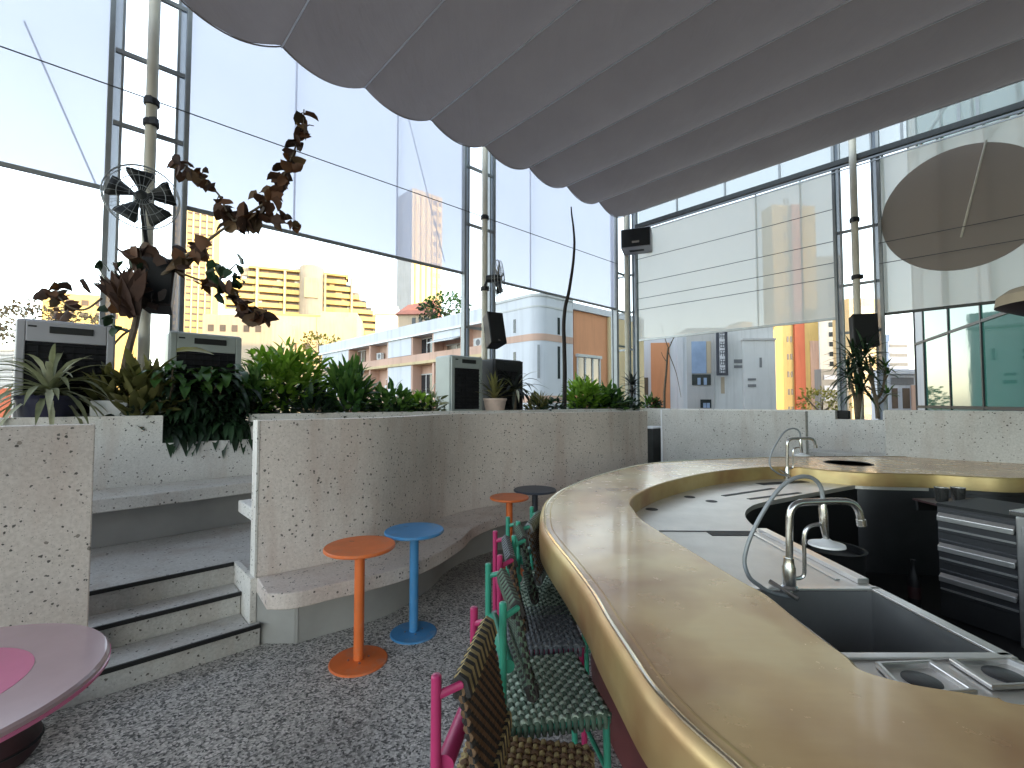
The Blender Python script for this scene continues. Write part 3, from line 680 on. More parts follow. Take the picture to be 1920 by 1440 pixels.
# white planter box and the clump beside it
p = spot(212, 5.56, TOPZ+.0)
r = thing('planter_box', G(u_at(205,5.62), 5.62, 1.36), 'small white planter box on the wall beside the spiky plant', 'planter')
uu = u_at(205, 5.62); m = MB(); m.gbox(uu-.13, 5.565, 1.362, uu+.13, 5.77, 1.62); m.build('box', M['white_pot'], r, False, .01)
m = MB(); m.gbox(uu-.115, 5.58, 1.621, uu+.115, 5.755, 1.626); m.build('soil', M['soil'], r)
m = MB(); bush(m, G(uu, 5.67, 1.62), .12, .1, .3, 40, .16, .05, .5, .8); m.build('foliage', M['lf_olive'], r, True, ang=80)
p = spot(262, 5.68)
r = plant('leafy_plant', p, 'olive broad leaved clump between the white box and the drooping ferns')
m = MB(); bush(m, p+Z3*.15, .26, .16, .42, 150, .22, .075, .5, .9); m.build('foliage', M['lf_olive'], r, True, ang=80)
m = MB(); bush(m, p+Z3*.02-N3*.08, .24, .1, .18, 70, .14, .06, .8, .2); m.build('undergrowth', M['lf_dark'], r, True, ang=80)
m = MB(); stems(m, p, .2, .4, 8); m.build('stem', M['stem'], r)
# drooping fern mass in the notch
p = G(.95, 5.66, 1.24)
r = plant('drooping_fern', p, 'dark green fern mass drooping over the notch in the pale wall')
m = MB()
for k in range(300):
    uu = rnd.uniform(.58, 1.30); b = G(uu, rnd.uniform(5.58, 5.75), 1.36+rnd.uniform(.0,.55)*rnd.random()**.6)
    d = -N3*rnd.uniform(.25,1.0)+U3*rnd.gauss(0,.5)+Z3*rnd.uniform(-.1,.7)
    m.leaf(b, d, rnd.uniform(.16,.36), rnd.uniform(.035,.075), rnd.uniform(1.2,2.6), 6, .3, .45)
for k in range(95):
    uu = rnd.uniform(.59, 1.34); b = G(uu, rnd.uniform(5.52, 5.62), 1.30+rnd.uniform(-.04,.1))
    d = -N3*rnd.uniform(.3,.6)+U3*rnd.gauss(0,.25)+Z3*rnd.uniform(-.5,.1)
    m.leaf(b, d, rnd.uniform(.18,.34), rnd.uniform(.05,.08), rnd.uniform(2.2,3.2), 6, .3, .45)
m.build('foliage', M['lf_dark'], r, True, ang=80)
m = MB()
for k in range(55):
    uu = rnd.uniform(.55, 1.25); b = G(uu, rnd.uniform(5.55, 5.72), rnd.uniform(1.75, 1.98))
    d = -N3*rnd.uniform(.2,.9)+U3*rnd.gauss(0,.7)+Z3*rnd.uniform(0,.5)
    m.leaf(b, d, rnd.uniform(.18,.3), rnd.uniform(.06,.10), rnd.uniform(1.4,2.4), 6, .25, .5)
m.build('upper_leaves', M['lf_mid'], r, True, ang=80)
m = MB(); lp = at(365, 660, Y=4.35); m.leaf(lp-U3*.14, U3*.9-N3*.25+Z3*.2, .3, .11, .7, 6, .15, .5, .5); m.build('yellowed_leaf', M['lf_yellow'], r, True, ang=80)
m = MB()
for k in range(8): 
    b = G(rnd.uniform(.6,1.3), 5.66, 1.36); m.tube([b, b+Z3*rnd.uniform(.2,.5)-N3*.05, b+Z3*rnd.uniform(.3,.6)-N3*.15], .007, 6)
m.build('stem', M['stem'], r)
# bushes along the planter
def mkbush(px, n, w, h, cnt, ln, wd, mat, label, name='leafy_bush', under=True, up=.5, droop=.6, group='planter plants', z=1.36, lift=.25):
    p = spot(px, n, z); r = plant(name, p, label, group)
    m = MB(); bush(m, p+Z3*h*lift, w/2, min(w/2, .35), h*(1-lift)*.92, cnt, ln, wd, droop, up); m.build('foliage', M[mat], r, True, ang=80)
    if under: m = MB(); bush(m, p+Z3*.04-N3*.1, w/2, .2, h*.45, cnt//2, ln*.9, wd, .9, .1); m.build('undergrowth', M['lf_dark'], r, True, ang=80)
    m = MB(); stems(m, p, w*.35, h*.8, 7); m.build('stem', M['stem'], r)
mkbush(535, 6.0, 1.12, .92, 1100, .13, .055, 'lf_bright', 'tall bright green bush right of the drooping ferns, in front of the yellow wall')
mkbush(472, 5.72, .34, .62, 150, .14, .05, 'lf_mid', 'narrow green bush at the right end of the drooping ferns')
mkbush(585, 5.68, .5, .36, 150, .13, .05, 'lf_dark', 'low dark bush at the foot of the tall bright bush', under=False)
mkbush(652, 5.85, .56, .72, 300, .20, .06, 'lf_mid', 'upright green bush between the tall bright bush and the low hedge', up=1.3)
mkbush(735, 5.8, .75, .44, 360, .13, .055, 'lf_mid', 'low green hedge in front of the white apartment block')
mkbush(785, 5.75, .45, .36, 160, .12, .05, 'lf_bright', 'low bright bush just left of the pale air cooler')
mkbush(815, 5.66, .28, .42, 70, .12, .05, 'lf_pale', 'small pale leaved plant touching the left side of the pale air cooler', under=False)
p = spot(928, 5.62, TOPZ); p.z = 1.37
r = plant('potted_plant', p, 'spiky green plant in a white and terracotta pot between the two coolers')
m = MB(); m.lathe([(0,0), (.13,0), (.18,.26), (.19,.27), (.19,.3), (.165,.3), (.16,.27), (0,.27)], p, 24); m.build('pot', M['terracotta'], r, True)
m = MB(); rosette(m, p+Z3*.28, 26, .46, .05, (.35, 1.45), .8, 7); m.build('foliage', M['lf_olive'], r, True, ang=80)
p = spot(965, 5.64, 1.36)
r = plant('spiky_plant', p, 'dark arching spiky plant in front of the dark air cooler')
m = MB(); rosette(m, p+Z3*.42, 26, .55, .055, (-.1, 1.3), 1.9, 9); m.build('foliage', M['lf_black'], r, True, ang=80)
m = MB(); rosette(m, p+Z3*.40, 9, .5, .05, (.1, 1.2), 1.9, 9); m.build('pale_leaves', M['lf_pale'], r, True, ang=80)
m = MB(); m.tube([p, p+Z3*.42], .03, 8); m.build('stem', M['stem'], r)
mkbush(1008, 5.75, .42, .36, 110, .17, .05, 'lf_olive', 'low olive plant left of the tall dark stick', up=.9)
mkbush(1040, 5.62, .30, .34, 90, .10, .05, 'lf_dark', 'small dark bush at the foot of the tall dark stick', under=False)
mkbush(1095, 5.9, .85, .70, 480, .17, .07, 'lf_bright', 'bright leafy bush right of the tall dark stick', up=.7)
mkbush(1140, 5.75, .7, .56, 320, .17, .075, 'lf_mid', 'broad green bush below the glass corner')
p = spot(1185, 5.7); r = plant('spiky_plant', p, 'near black spiky plant standing above the bushes at the glass corner')
m = MB(); rosette(m, p+Z3*.62, 20, .30, .06, (.0, 1.3), .6, 6, .45); rosette(m, p+Z3*.45, 12, .28, .06, (-.2, .9), .8, 6, .45); m.build('foliage', M['lf_black'], r, True, ang=80)
m = MB(); m.tube([p, p+Z3*.62], .025, 8); m.build('stem', M['stem_dark'], r)
mkbush(1175, 5.62, .5, .34, 150, .13, .06, 'lf_dark', 'low dark bush at the far end of the wavy wall', under=False)
mkbush(1218, 5.75, .55, .38, 130, .12, .055, 'lf_mid', 'last green bush on the planter beside the bare sapling')
mkbush(1228, 5.62, .35, .32, 60, .11, .06, 'lf_brown', 'reddish leaved plant at the foot of the bare sapling', under=False)
# tall dark stick
pts = [(1058,768),(1059,700),(1058,650),(1057,610),(1060,575),(1066,550),(1071,520),(1075,490),(1077,455),(1075,425),(1072,402),(1071,388)]
Ys = G(u_at(1060,5.58), 5.58).y
cv = cr([at(x, y, Y=Ys+rnd.uniform(-.03,.03)) for x, y in pts], 5); cv[0].z = 1.37
m = MB(); m.tube(cv, [.034*(1-i/len(cv))**.7+.008 for i in range(len(cv))], 8)
tag(m.build('bare_branch', M['stem_dark'], smooth=True), 'tall thin dark leafless stick standing at the planter edge', 'branch')
# bare sapling
Ys = G(u_at(1250,5.7), 5.7).y
r = plant('bare_sapling', at(1247, 768, Y=Ys), 'thin bare sapling with a forked top in front of the right cream blind')
def tw(pts, r0, r1, m): 
    c = cr([at(x, y, Y=Ys+dy) for x, y, dy in pts], 4); m.tube(c, [r0+(r1-r0)*i/(len(c)-1) for i in range(len(c))], 6)
m = MB(); tw([(1246,770,0),(1246,735,0),(1249,700,.02),(1251,670,.02),(1253,652,0)], .03, .02, m); m.build('trunk', M['stem'], r, True)
m = MB()
for q in ([(1253,652,0),(1246,632,.05),(1239,605,.1)], [(1253,655,0),(1263,632,0),(1266,602,-.05)], [(1258,643,0),(1270,622,.05),(1278,604,.1)], [(1253,660,0),(1268,700,-.1),(1277,745,-.1)], [(1251,680,0),(1243,668,.1),(1240,660,.1)]): tw(q, .012, .004, m)
m.build('branch', M['stem'], r, True)
# right hand spiky plants
p = G(9.0, n_at(1606, 9.0), 1.30); r = plant('dracaena', p, 'spiky dracaena below the square black speaker')
m = MB()
for (x, y) in ((1600,672),(1612,690),(1592,705),(1622,668),(1606,722),(1615,735)):
    c = at(x, y, Y=p.y+rnd.uniform(-.1,.1)); rosette(m, c, 26, .42, .04, (-.6, 1.4), 1.1, 6)
m.build('foliage', M['lf_dark'], r, True, ang=80)
m = MB()
for (x, y) in ((1600,672),(1612,690),(1592,705)): 
    e = at(x, y, Y=p.y); m.tube([p, (p+e)/2+Vector((.03,0,0)), e], [.03,.025,.02], 8)
m.build('stem', M['stem'], r, True)
p = G(9.0, n_at(1645, 9.0), 1.30); r = plant('cactus', p, 'branching grey green cactus right of the dracaena, against the grey wall end')
Ys = p.y
m = MB()
for q, r0 in (([(1646,785,0),(1643,755,0),(1637,725,0),(1634,690,0)], .032), ([(1642,750,0),(1652,738,0),(1658,715,.05),(1660,690,.05)], .022), ([(1636,722,0),(1630,708,0),(1634,682,-.05)], .02), ([(1644,760,0),(1655,752,.1),(1664,740,.1)], .018), ([(1658,715,.05),(1665,703,.05)], .014)):
    tw(q, r0, r0*.7, m)
m.build('stem', M['stem'], r, True)
m = MB()
for (x, y) in ((1634,690),(1660,690),(1634,682),(1665,703),(1664,740)): rosette(m, at(x, y, Y=Ys), 12, .17, .035, (-.2, 1.3), .8, 5)
m.build('foliage', M['lf_mid'], r, True, ang=80)
r = thing('flower_pot', G(8.95, n_at(1578, 8.95), 1.30), 'small black square pot on the recessed wall left of the dracaena', 'pot')
nn = n_at(1578, 8.95); m = MB(); m.gbox(8.91, nn-.09, 1.302, 9.07, nn+.09, 1.47); m.build('pot', M['black'], r, False, .01)
m = MB(); m.gbox(8.925, nn-.07, 1.471, 9.055, nn+.07, 1.475); m.build('soil', M['soil'], r)
# ---- dried climbing plant
Yd = 4.45
base = at(238, 690, Y=Yd); base.z = 1.37
r = thing('dried_plant', base, 'dried climbing plant with brown curled leaves spreading in front of the blinds', 'plant')
def q3(pts, jit=.05): return cr([at(x, y, Y=Yd+rnd.uniform(-jit, jit)) for x, y in pts], 6)
trunk = [(232,705),(240,660),(252,615),(262,575),(285,535),(318,505),(350,480),(388,452),(425,425),(458,405)]
branches = [[(458,405),(490,385),(515,360),(532,330),(545,300),(558,265),(568,235),(570,205)], [(458,405),(500,408),(535,418),(560,428)], [(440,415),(425,395),(410,365),(380,335),(350,312),(322,292)],
            [(318,505),(360,520),(400,535),(430,552),(460,580),(490,602)], [(400,535),(425,512),(442,495)], [(262,575),(240,555),(205,540),(180,530)], [(252,615),(228,630),(205,660),(197,690)], [(262,575),(262,530),(265,490),(262,465)], [(190,560),(160,580),(130,575),(100,545)]]
m = MB(); c = q3(trunk); m.tube([base]+c, [.038]+[.034*(1-.75*i/len(c)) for i in range(len(c))], 8); m.build('trunk', M['stem'], r, True)
leafspots = []
for b in branches:
    c = q3(b); m = MB(); m.tube(c, [.010*(1-.7*i/len(c))+.002 for i in range(len(c))], 6); m.build('branch', M['stem'], r, True)
def curl(m, p, s):
    d = Vector((rnd.gauss(0,1), rnd.gauss(0,.5), rnd.gauss(-.3,.8))).normalized()
    m.leaf(p, d, s*rnd.uniform(.85,1.35), s*rnd.uniform(.7,1.15), rnd.uniform(-.8,1.8), 4, rnd.uniform(-.9,.9), .4, rnd.uniform(-1.5,1.5))
mb_ = MB(); mt_ = MB(); mg_ = MB()
for pts, dens, s in ((branches[0][1:], 11, .11), (branches[1][1:], 5, .10), (branches[2], 8, .105), ([(430,425),(465,408),(500,395)], 13, .14), ([(318,505),(350,478),(388,455)], 11, .13),
                     (branches[3][1:], 6, .12), ([(455,575),(480,590),(492,605)], 14, .12), ([(262,500),(266,475),(262,462)], 10, .13), ([(95,542),(108,560),(122,582)], 9, .10)):
    for i in range(len(pts)-1):
        for k in range(dens if i or True else 0):
            t = rnd.random(); x = pts[i][0]+(pts[i+1][0]-pts[i][0])*t+rnd.gauss(0,6); y = pts[i][1]+(pts[i+1][1]-pts[i][1])*t+rnd.gauss(0,6)
            if rnd.random() < .3 and dens < 12 and i % 2: continue
            curl(mb_ if rnd.random() < .82 else mt_, at(x, y, Y=Yd+rnd.uniform(-.09,.09)), s)
for k in range(18): curl(mg_, at(rnd.uniform(395,450), rnd.uniform(490,560), Y=Yd+rnd.uniform(-.1,.1)), .10)
for k in range(16): curl(mg_, at(rnd.uniform(195,222), rnd.uniform(560,620), Y=Yd+rnd.uniform(-.1,.1)), .09)
mb_.build('dry_leaves', M['lf_brown'], r, True, ang=80); mt_.build('tan_leaves', M['lf_tan'], r, True, ang=80); mg_.build('green_leaves', M['lf_dark'], r, True, ang=80)
# big cupped bundle of dead fronds
hc = at(240, 540, Y=4.25)
r2 = thing('staghorn_bundle', hc-Z3*.25, 'big cupped bundle of dead brown fronds hanging at the left post', 'plant')
m = MB()
for layer in range(5):
    for k in range(14):
        tx = 182+90*k/13+rnd.uniform(-7,7); ty = 522-22*k/13+rnd.uniform(-8,10)
        bq = at(240+rnd.uniform(-8,14), 590+rnd.uniform(-14,4), Y=4.33-.06*layer); tp = at(tx, ty, Y=4.38-.10*layer+rnd.uniform(-.03,.03))
        m.leaf(bq, (tp-bq), (tp-bq).length*rnd.uniform(.9,1.08), rnd.uniform(.08,.13), rnd.uniform(-.25,.25), 6, rnd.uniform(-.25,.35), .4, rnd.uniform(-1.4,1.4))
m.build('fronds', M['lf_frond'], r2, True, ang=80)
m = MB()
for k in range(26): curl(m, hc+Vector((rnd.gauss(0,.13), rnd.gauss(-.05,.06), rnd.gauss(-.02,.07))), .12)
m.build('curled_leaves', M['lf_brown'], r2, True, ang=80)
m = MB()
for k in range(16): m.leaf(at(rnd.uniform(178,260), rnd.uniform(500,512)+ (18 if k % 3 == 0 else 0), Y=4.25), Vector((rnd.gauss(-.2,.6), -.2, 1)), .09, .05, .4, 4, .3)
m.build('green_tips', M['lf_dark'], r2, True, ang=80)

g0 = G(u_at(1222, 4.75), 4.75, LAND)
r = thing('storage_box', g0, 'dark storage box glimpsed in the gap at the far end of the wavy wall', 'box')
m = MB(); m.obox(g0+Z3*.34, U3*.32, N3*.2, Z3*.34); m.build('box_body', M['dark_alu'], r, False, .01)
m = MB(); m.obox(g0+Z3*.69, U3*.33, N3*.21, Z3*.012); m.build('lid', M['white_pot'], r, False, .004)
# ================================================================== tables
def side_table(c, rt, rb, h, mat, label):
    r = thing('side_table', c, label, 'table', 'small round pedestal tables')
    m = MB(); m.lathe([(0, h-.022), (rt-.006, h-.022), (rt, h-.016), (rt, h-.006), (rt-.005, h), (0, h)], c, 56); m.build('table_top', mat, r, True)
    m = MB(); m.lathe([(.031, .012), (.031, h-.023)], c, 24); m.lathe([(.085, h-.034), (.085, h-.024)], c, 24); m.build('pedestal', mat, r, True)
    m = MB(); m.lathe([(rb, 0), (rb, .006), (rb-.006, .011), (.05, .016), (0, .016)], c, 48); m.build('base', mat, r, True)
    for k in range(4):
        a = .4+k*math.pi/2; q = Vector(c)+Vector((math.cos(a)*.06, math.sin(a)*.06, .016)); m = MB(); m.lathe([(.007, 0), (.007, .004), (.004, .006), (0, .006)], q, 8); m.build('bolt', M['chrome'], r, True)
HT = .71
def tb(px, py): p = at(px, py, z=HT); return Vector((p.x, p.y, 0))
side_table(tb(675, 1022), .215, .175, HT, M['orange'], 'orange round pedestal table in front of the curved bench, nearest the steps')
side_table(tb(777, 993), .205, .16, HT, M['blue'], 'blue round pedestal table beside the orange one')
side_table(tb(955, 931), .185, .15, HT, M['orange'], 'farther orange round table showing above the chair backs')
side_table(tb(1003, 917), .22, .17, HT, M['navy'], 'dark slate round table behind the bar, beyond the farther orange one')
c = Vector((-1.83, 1.42, 0))
r = thing('round_table', c, 'large glossy pale pink round table with a hot pink centre, cut off at the left', 'table')
h = .72
m = MB(); m.lathe([(.285, h-.03), (.47, h-.03), (.478, h-.022), (.478, h-.008), (.47, h), (.285, h)], c, 72); m.build('table_top', M['pink_top'], r, True)
m = MB(); m.lathe([(.47, h-.031), (.482, h-.03), (.482, h-.02), (.479, h-.019)], c, 72); m.build('rim', M['hot_pink'], r, True)
m = MB(); m.lathe([(0, h-.028), (.284, h-.028), (.284, h+.001), (0, h+.001)], c, 56); m.build('centre_disc', M['hot_pink'], r, True)
m = MB(); m.lathe([(.04, .02), (.04, h-.031)], c, 20); m.build('pedestal', M['pink_frame'], r, True)
m = MB(); m.lathe([(.26, 0), (.26, .012), (.05, .02), (0, .02)], c, 40); m.build('base', M['pink_frame'], r, True)
p = at(-14, 1435, z=0); 
r = thing('floor_pouf', p, 'dark maroon pouf on the floor under the pink table', 'pouf')
m = MB(); m.lathe([(0, .0), (.12, 0), (.15, .04), (.155, .10), (.13, .15), (0, .16)], p, 32); m.build('cushion', M['maroon'], r, True)
m = MB(); m.tube([p+Vector((.156*math.cos(a*.2), .156*math.sin(a*.2), .08)) for a in range(32)], .006, 5, True); m.build('piping', M['black'], r)

# ================================================================== bar
CT = .95; WT = .825
def bz(px, py): return at(px, py, z=CT)
outer = [bz(*p) for p in ((1920,861),(1700,856),(1500,856),(1380,859),(1287,863),(1203,870),(1120,890),(1060,912),(1030,930),(1015,950),(1012,985),(1025,1012),(1059,1057),(1096,1110),(1122,1159),(1160,1222),(1200,1286),(1245,1340),(1290,1385),(1350,1440))]
outer += [Vector((x, y, CT)) for x, y in ((.48,.58),(.75,.25),(1.2,.02),(2.0,-.15),(3.4,.2),(5.0,1.0),(6.4,2.1),(7.3,3.3),(7.1,4.6))]
inner = [bz(*p) for p in ((1920,896),(1820,893),(1745,889),(1620,886),(1537,880),(1482,875),(1412,877),(1328,886),(1245,905),(1195,926),(1182,942),(1189,955),(1203,972),(1253,1005),(1307,1038),(1391,1088),(1437,1113),(1495,1159),(1537,1192),(1591,1230),(1620,1255),(1703,1278),(1787,1292),(1870,1305),(1920,1317))]
inner += [Vector((x, y, CT)) for x, y in ((1.42,1.0),(1.95,1.0),(2.8,1.08),(4.0,1.45),(5.2,2.1),(5.9,2.9),(5.9,3.9),(5.2,4.35))]
outer = cr(outer, 8, True); inner = cr(inner, 8, True)
def area(P): return sum(P[i].x*P[(i+1) % len(P)].y-P[(i+1) % len(P)].x*P[i].y for i in range(len(P)))
if area(outer) < 0: outer.reverse()
if area(inner) < 0: inner.reverse()
def off_c(P, d): return offset(P, -d, True)                        # outwards for a counter-clockwise loop
def lz(P, z): return [Vector((p.x, p.y, z)) for p in P]
def ringfill(m, A, B):
    bm = bmesh.new(); es = []
    for P in (A, B):
        vs = [bm.verts.new(p) for p in P]
        es += [bm.edges.new((vs[i], vs[(i+1) % len(vs)])) for i in range(len(vs))]
    bmesh.ops.triangle_fill(bm, use_beauty=True, use_dissolve=False, edges=es, normal=(0,0,1))
    bm.verts.index_update(); fs = []
    for f in bm.faces:
        ids = [v.index for v in f.verts]
        fs.append(ids if f.normal.z > 0 else ids[::-1])
    m.add([v.co.copy() for v in bm.verts], fs); bm.free()
def skirt(m, loops):
    k = len(loops[0])
    m.add([p for l in loops for p in l], [(a*k+i, a*k+(i+1) % k, (a+1)*k+(i+1) % k, (a+1)*k+i) for a in range(len(loops)-1) for i in range(k)])
bar = thing('bar_counter', (1.0, 2.0, 0), 'curving gold brass topped bar with a stainless worktop inside', 'bar')
m = MB(); ringfill(m, lz(off_c(outer, -.022), CT), lz(off_c(inner, .010), CT)); m.build('countertop', M['brass_top'], bar)
m = MB(); skirt(m, [lz(off_c(outer, -.05), CT-.165), lz(off_c(outer, -.006), CT-.163), lz(outer, CT-.156), lz(off_c(outer, .002), CT-.09), lz(outer, CT-.03), lz(off_c(outer, -.006), CT-.010), lz(off_c(outer, -.022), CT)])
m.build('outer_fascia', M['brass'], bar, True, ang=50)
m = MB(); skirt(m, [lz(off_c(inner, .010), CT), lz(off_c(inner, .002), CT-.004), lz(inner, CT-.012), lz(inner, CT-.125), lz(off_c(inner, .04), CT-.13)]); m.build('inner_fascia', M['brass'], bar, True, ang=50)
m = MB(); m.tube(lz(off_c(outer, -.030), CT-.001), .0065, 8, True); m.build('bead', M['bead'], bar, True)
m = MB(); m.tube(lz(off_c(outer, -.062), CT-.0035), .0052, 6, True); m.build('inner_bead', M['brass'], bar, True)
body_o = lz(off_c(outer, -.30), 0)
m = MB(); skirt(m, [body_o, lz(body_o, CT-.166)]); m.build('body_panel', M['barbody'], bar, True)
body_i = lz(off_c(inner, .06), 0)
m = MB(); skirt(m, [lz(body_i, CT-.132), body_i]); m.build('inner_panel', M['steel_dark'], bar, True)
m = MB(); ringfill(m, lz(off_c(outer, -.052), CT-.166), lz(off_c(inner, .042), CT-.166)); o = m.build('underside', M['black'], bar)
# dark round well in the far counter
wc = at(1590, 868.5, z=CT)
m = MB(); m.lathe([(0, .001), (.20, .001), (.215, .006), (.225, .001)], wc, 40); m.build('inset_well', M['black'], bar, True)
# worktop
def wz(px, py): return at(px, py, z=WT)
XB = wz(1640, 1100).x
sink = [wz(1494,1108), wz(1643,1108), wz(1858,1226), wz(1590,1227)]
sx0, sx1 = 1.02, XB-.045; sy1 = sink[0].y; sy0 = sink[3].y
edge_pts = cr([wz(1640,903), wz(1560,917), wz(1480,932), wz(1425,943), wz(1403,953), wz(1397,966), wz(1407,981), Vector((XB-.01, wz(1424,993).y, WT))], 6)
loop_in = [p for p in inner]
# the arc of the inner contour that carries the worktop
i0 = min(range(len(inner)), key=lambda i: (inner[i]-bz(1745,889)).length); i1 = min(range(len(inner)), key=lambda i: (inner[i]-bz(1920,1317)).length)
def arc(P, a, b):
    out = []; i = a
    while True:
        out.append(P[i]); 
        if i == b: return out
        i = (i+1) % len(P)
A1, A2 = arc(inner, i0, i1), arc(inner, i1, i0)
A = A1 if min(p.x for p in A1) < min(p.x for p in A2) else A2[::-1]
A = [Vector((p.x, p.y, WT)) for p in offset(A, 0)]
if (A[0]-bz(1745,889)).length > (A[-1]-bz(1745,889)).length: A.reverse()
Aw = []
for i, p in enumerate(A):
    a = A[max(i-1,0)]; b = A[min(i+1,len(A)-1)]; t = (b-a).normalized(); nn = Vector((-t.y, t.x, 0))
    cc = Vector((1.5, 2.2, WT))
    if (p+nn*.1-cc).length < (p-cc).length: nn = -nn
    Aw.append(p+nn*.035)
near = Vector((1.62, 1.0, WT))
loop = Aw + [Vector((XB, 1.06, WT)), Vector((XB, wz(1640,1100).y, WT))] + edge_pts[::-1]
m = MB()
hole = [Vector((sx0, sy0, WT)), Vector((sx1, sy0, WT)), Vector((sx1, sy1, WT)), Vector((sx0, sy1, WT))]
ringfill(m, loop, hole)
k = len(loop); m.add([p for p in loop]+[p-Z3*.035 for p in loop], [(i, k+i, k+(i+1) % k, (i+1) % k) for i in range(k)])
top = m.build('worktop', M['steel_plate'], bar)
m = MB()                                                         # sink basin
d = .42; sh = lambda z: [Vector((sx0+.004, sy0+.004, z)), Vector((sx1-.004, sy0+.004, z)), Vector((sx1-.004, sy1-.004, z)), Vector((sx0+.004, sy1-.004, z))]
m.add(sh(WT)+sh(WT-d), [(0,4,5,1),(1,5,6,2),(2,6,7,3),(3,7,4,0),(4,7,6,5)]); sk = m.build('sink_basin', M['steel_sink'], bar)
m = MB(); m.obox((sx1+.022, (sy0+sy1)/2, WT+.004), (.021,0,0), (0,(sy1-sy0)/2+.02,0), (0,0,.004)); m.obox(((sx0+sx1)/2, sy1+.018, WT+.004), ((sx1-sx0)/2+.04,0,0), (0,.017,0), (0,0,.004)); m.obox(((sx0+sx1)/2, sy0-.018, WT+.004), ((sx1-sx0)/2+.04,0,0), (0,.017,0), (0,0,.004)); m.build('sink_rim', M['steel'], sk, False, .003)
m = MB(); m.box(XB-.05, wz(1640,1100).y+.03, WT+.001, XB, wz(1424,993).y-.05, WT+.022); m.box(XB-.115, wz(1640,1100).y+.07, WT+.001, XB-.095, wz(1424,993).y-.1, WT+.006); m.build('raised_lip', M['steel'], bar, False, .004)
m = MB()                                                         # slots, holes and seam in the worktop
def plate(a, b, w):
    a, b = wz(*a), wz(*b); t = (b-a).normalized(); m.obox((a+b)/2+Z3*.0012, t*((b-a).length/2), Vector((-t.y, t.x, 0))*w, Z3*.0012)
plate((1356,930),(1450,916), .022); plate((1404,936),(1500,924), .020); plate((1424,908),(1510,903), .05); plate((1330,1001),(1412,1001), .04)
for (x, y) in ((1293,932),(1334,940),(1222,955)):
    q = wz(x, y); m.lathe([(0, .0026), (.042, .0026), (.045, .0)], q, 24)
m.build('worktop_slots', M['black'], bar)
m = MB(); a, b = wz(1236,996), wz(1418,997); m.obox((a+b)/2+Z3*.002, (b-a)/2, Vector((0,.004,0)), Z3*.002); m.build('worktop_seam', M['steel_dark'], bar)
m = MB(); m.box(XB-.03, 1.12, .02, XB-.012, wz(1424,993).y, WT-.036); m.build('under_panel', M['steel_dark'], bar)
m = MB(); fr = [p for p in edge_pts]; k = len(fr); m.add([p-Z3*.036 for p in fr]+[Vector((p.x,p.y,.02)) for p in fr], [(i, k+i, k+i+1, i+1) for i in range(k-1)]); m.build('rear_under_panel', M['black'], bar, True)
m = MB(); ringpoly = [tuple(p.xy) for p in off_c(inner, .05)]; m.prism(ringpoly, .004, .02); m.build('floor_mat', M['rubber'], bar)
# food pans
def pan(pts, label, knob):
    Pw = [wz(*p) for p in pts]; Pw = [p+Z3*.004 for p in Pw]; cen = sum(Pw, Vector())/4
    r = thing('food_pan', cen, label, 'food pan', 'steel food pans in the worktop')
    ins = [p+(cen-p)*.16 for p in Pw]; ins2 = [p+(cen-p)*.2-Z3*.02 for p in Pw]
    m = MB(); m.add(Pw+[p+Z3*.012 for p in Pw]+[p+Z3*.012 for p in ins]+ins2, [(i, (i+1) % 4, 4+(i+1) % 4, 4+i) for i in range(4)]+[(4+i, 4+(i+1) % 4, 8+(i+1) % 4, 8+i) for i in range(4)]+[(8+i, 8+(i+1) % 4, 12+(i+1) % 4, 12+i) for i in range(4)]+[(12,13,14,15)])
    m.build('lid', M['steel'], r, False, .004)
    m = MB(); m.lathe([(.046, -.016), (.046, -.001), (.040, .001), (0, .0005)], cen, 24); m.build('recess_grip', M['steel_dark'], r, True)
pan(((1640,1250),(1745,1246),(1835,1305),(1700,1312)), 'steel food pan lid tucked against the brass edge below the sink', 0)
pan(((1778,1243),(1890,1241),(2010,1290),(1860,1297)), 'steel food pan lid at the right edge below the sink', 0)
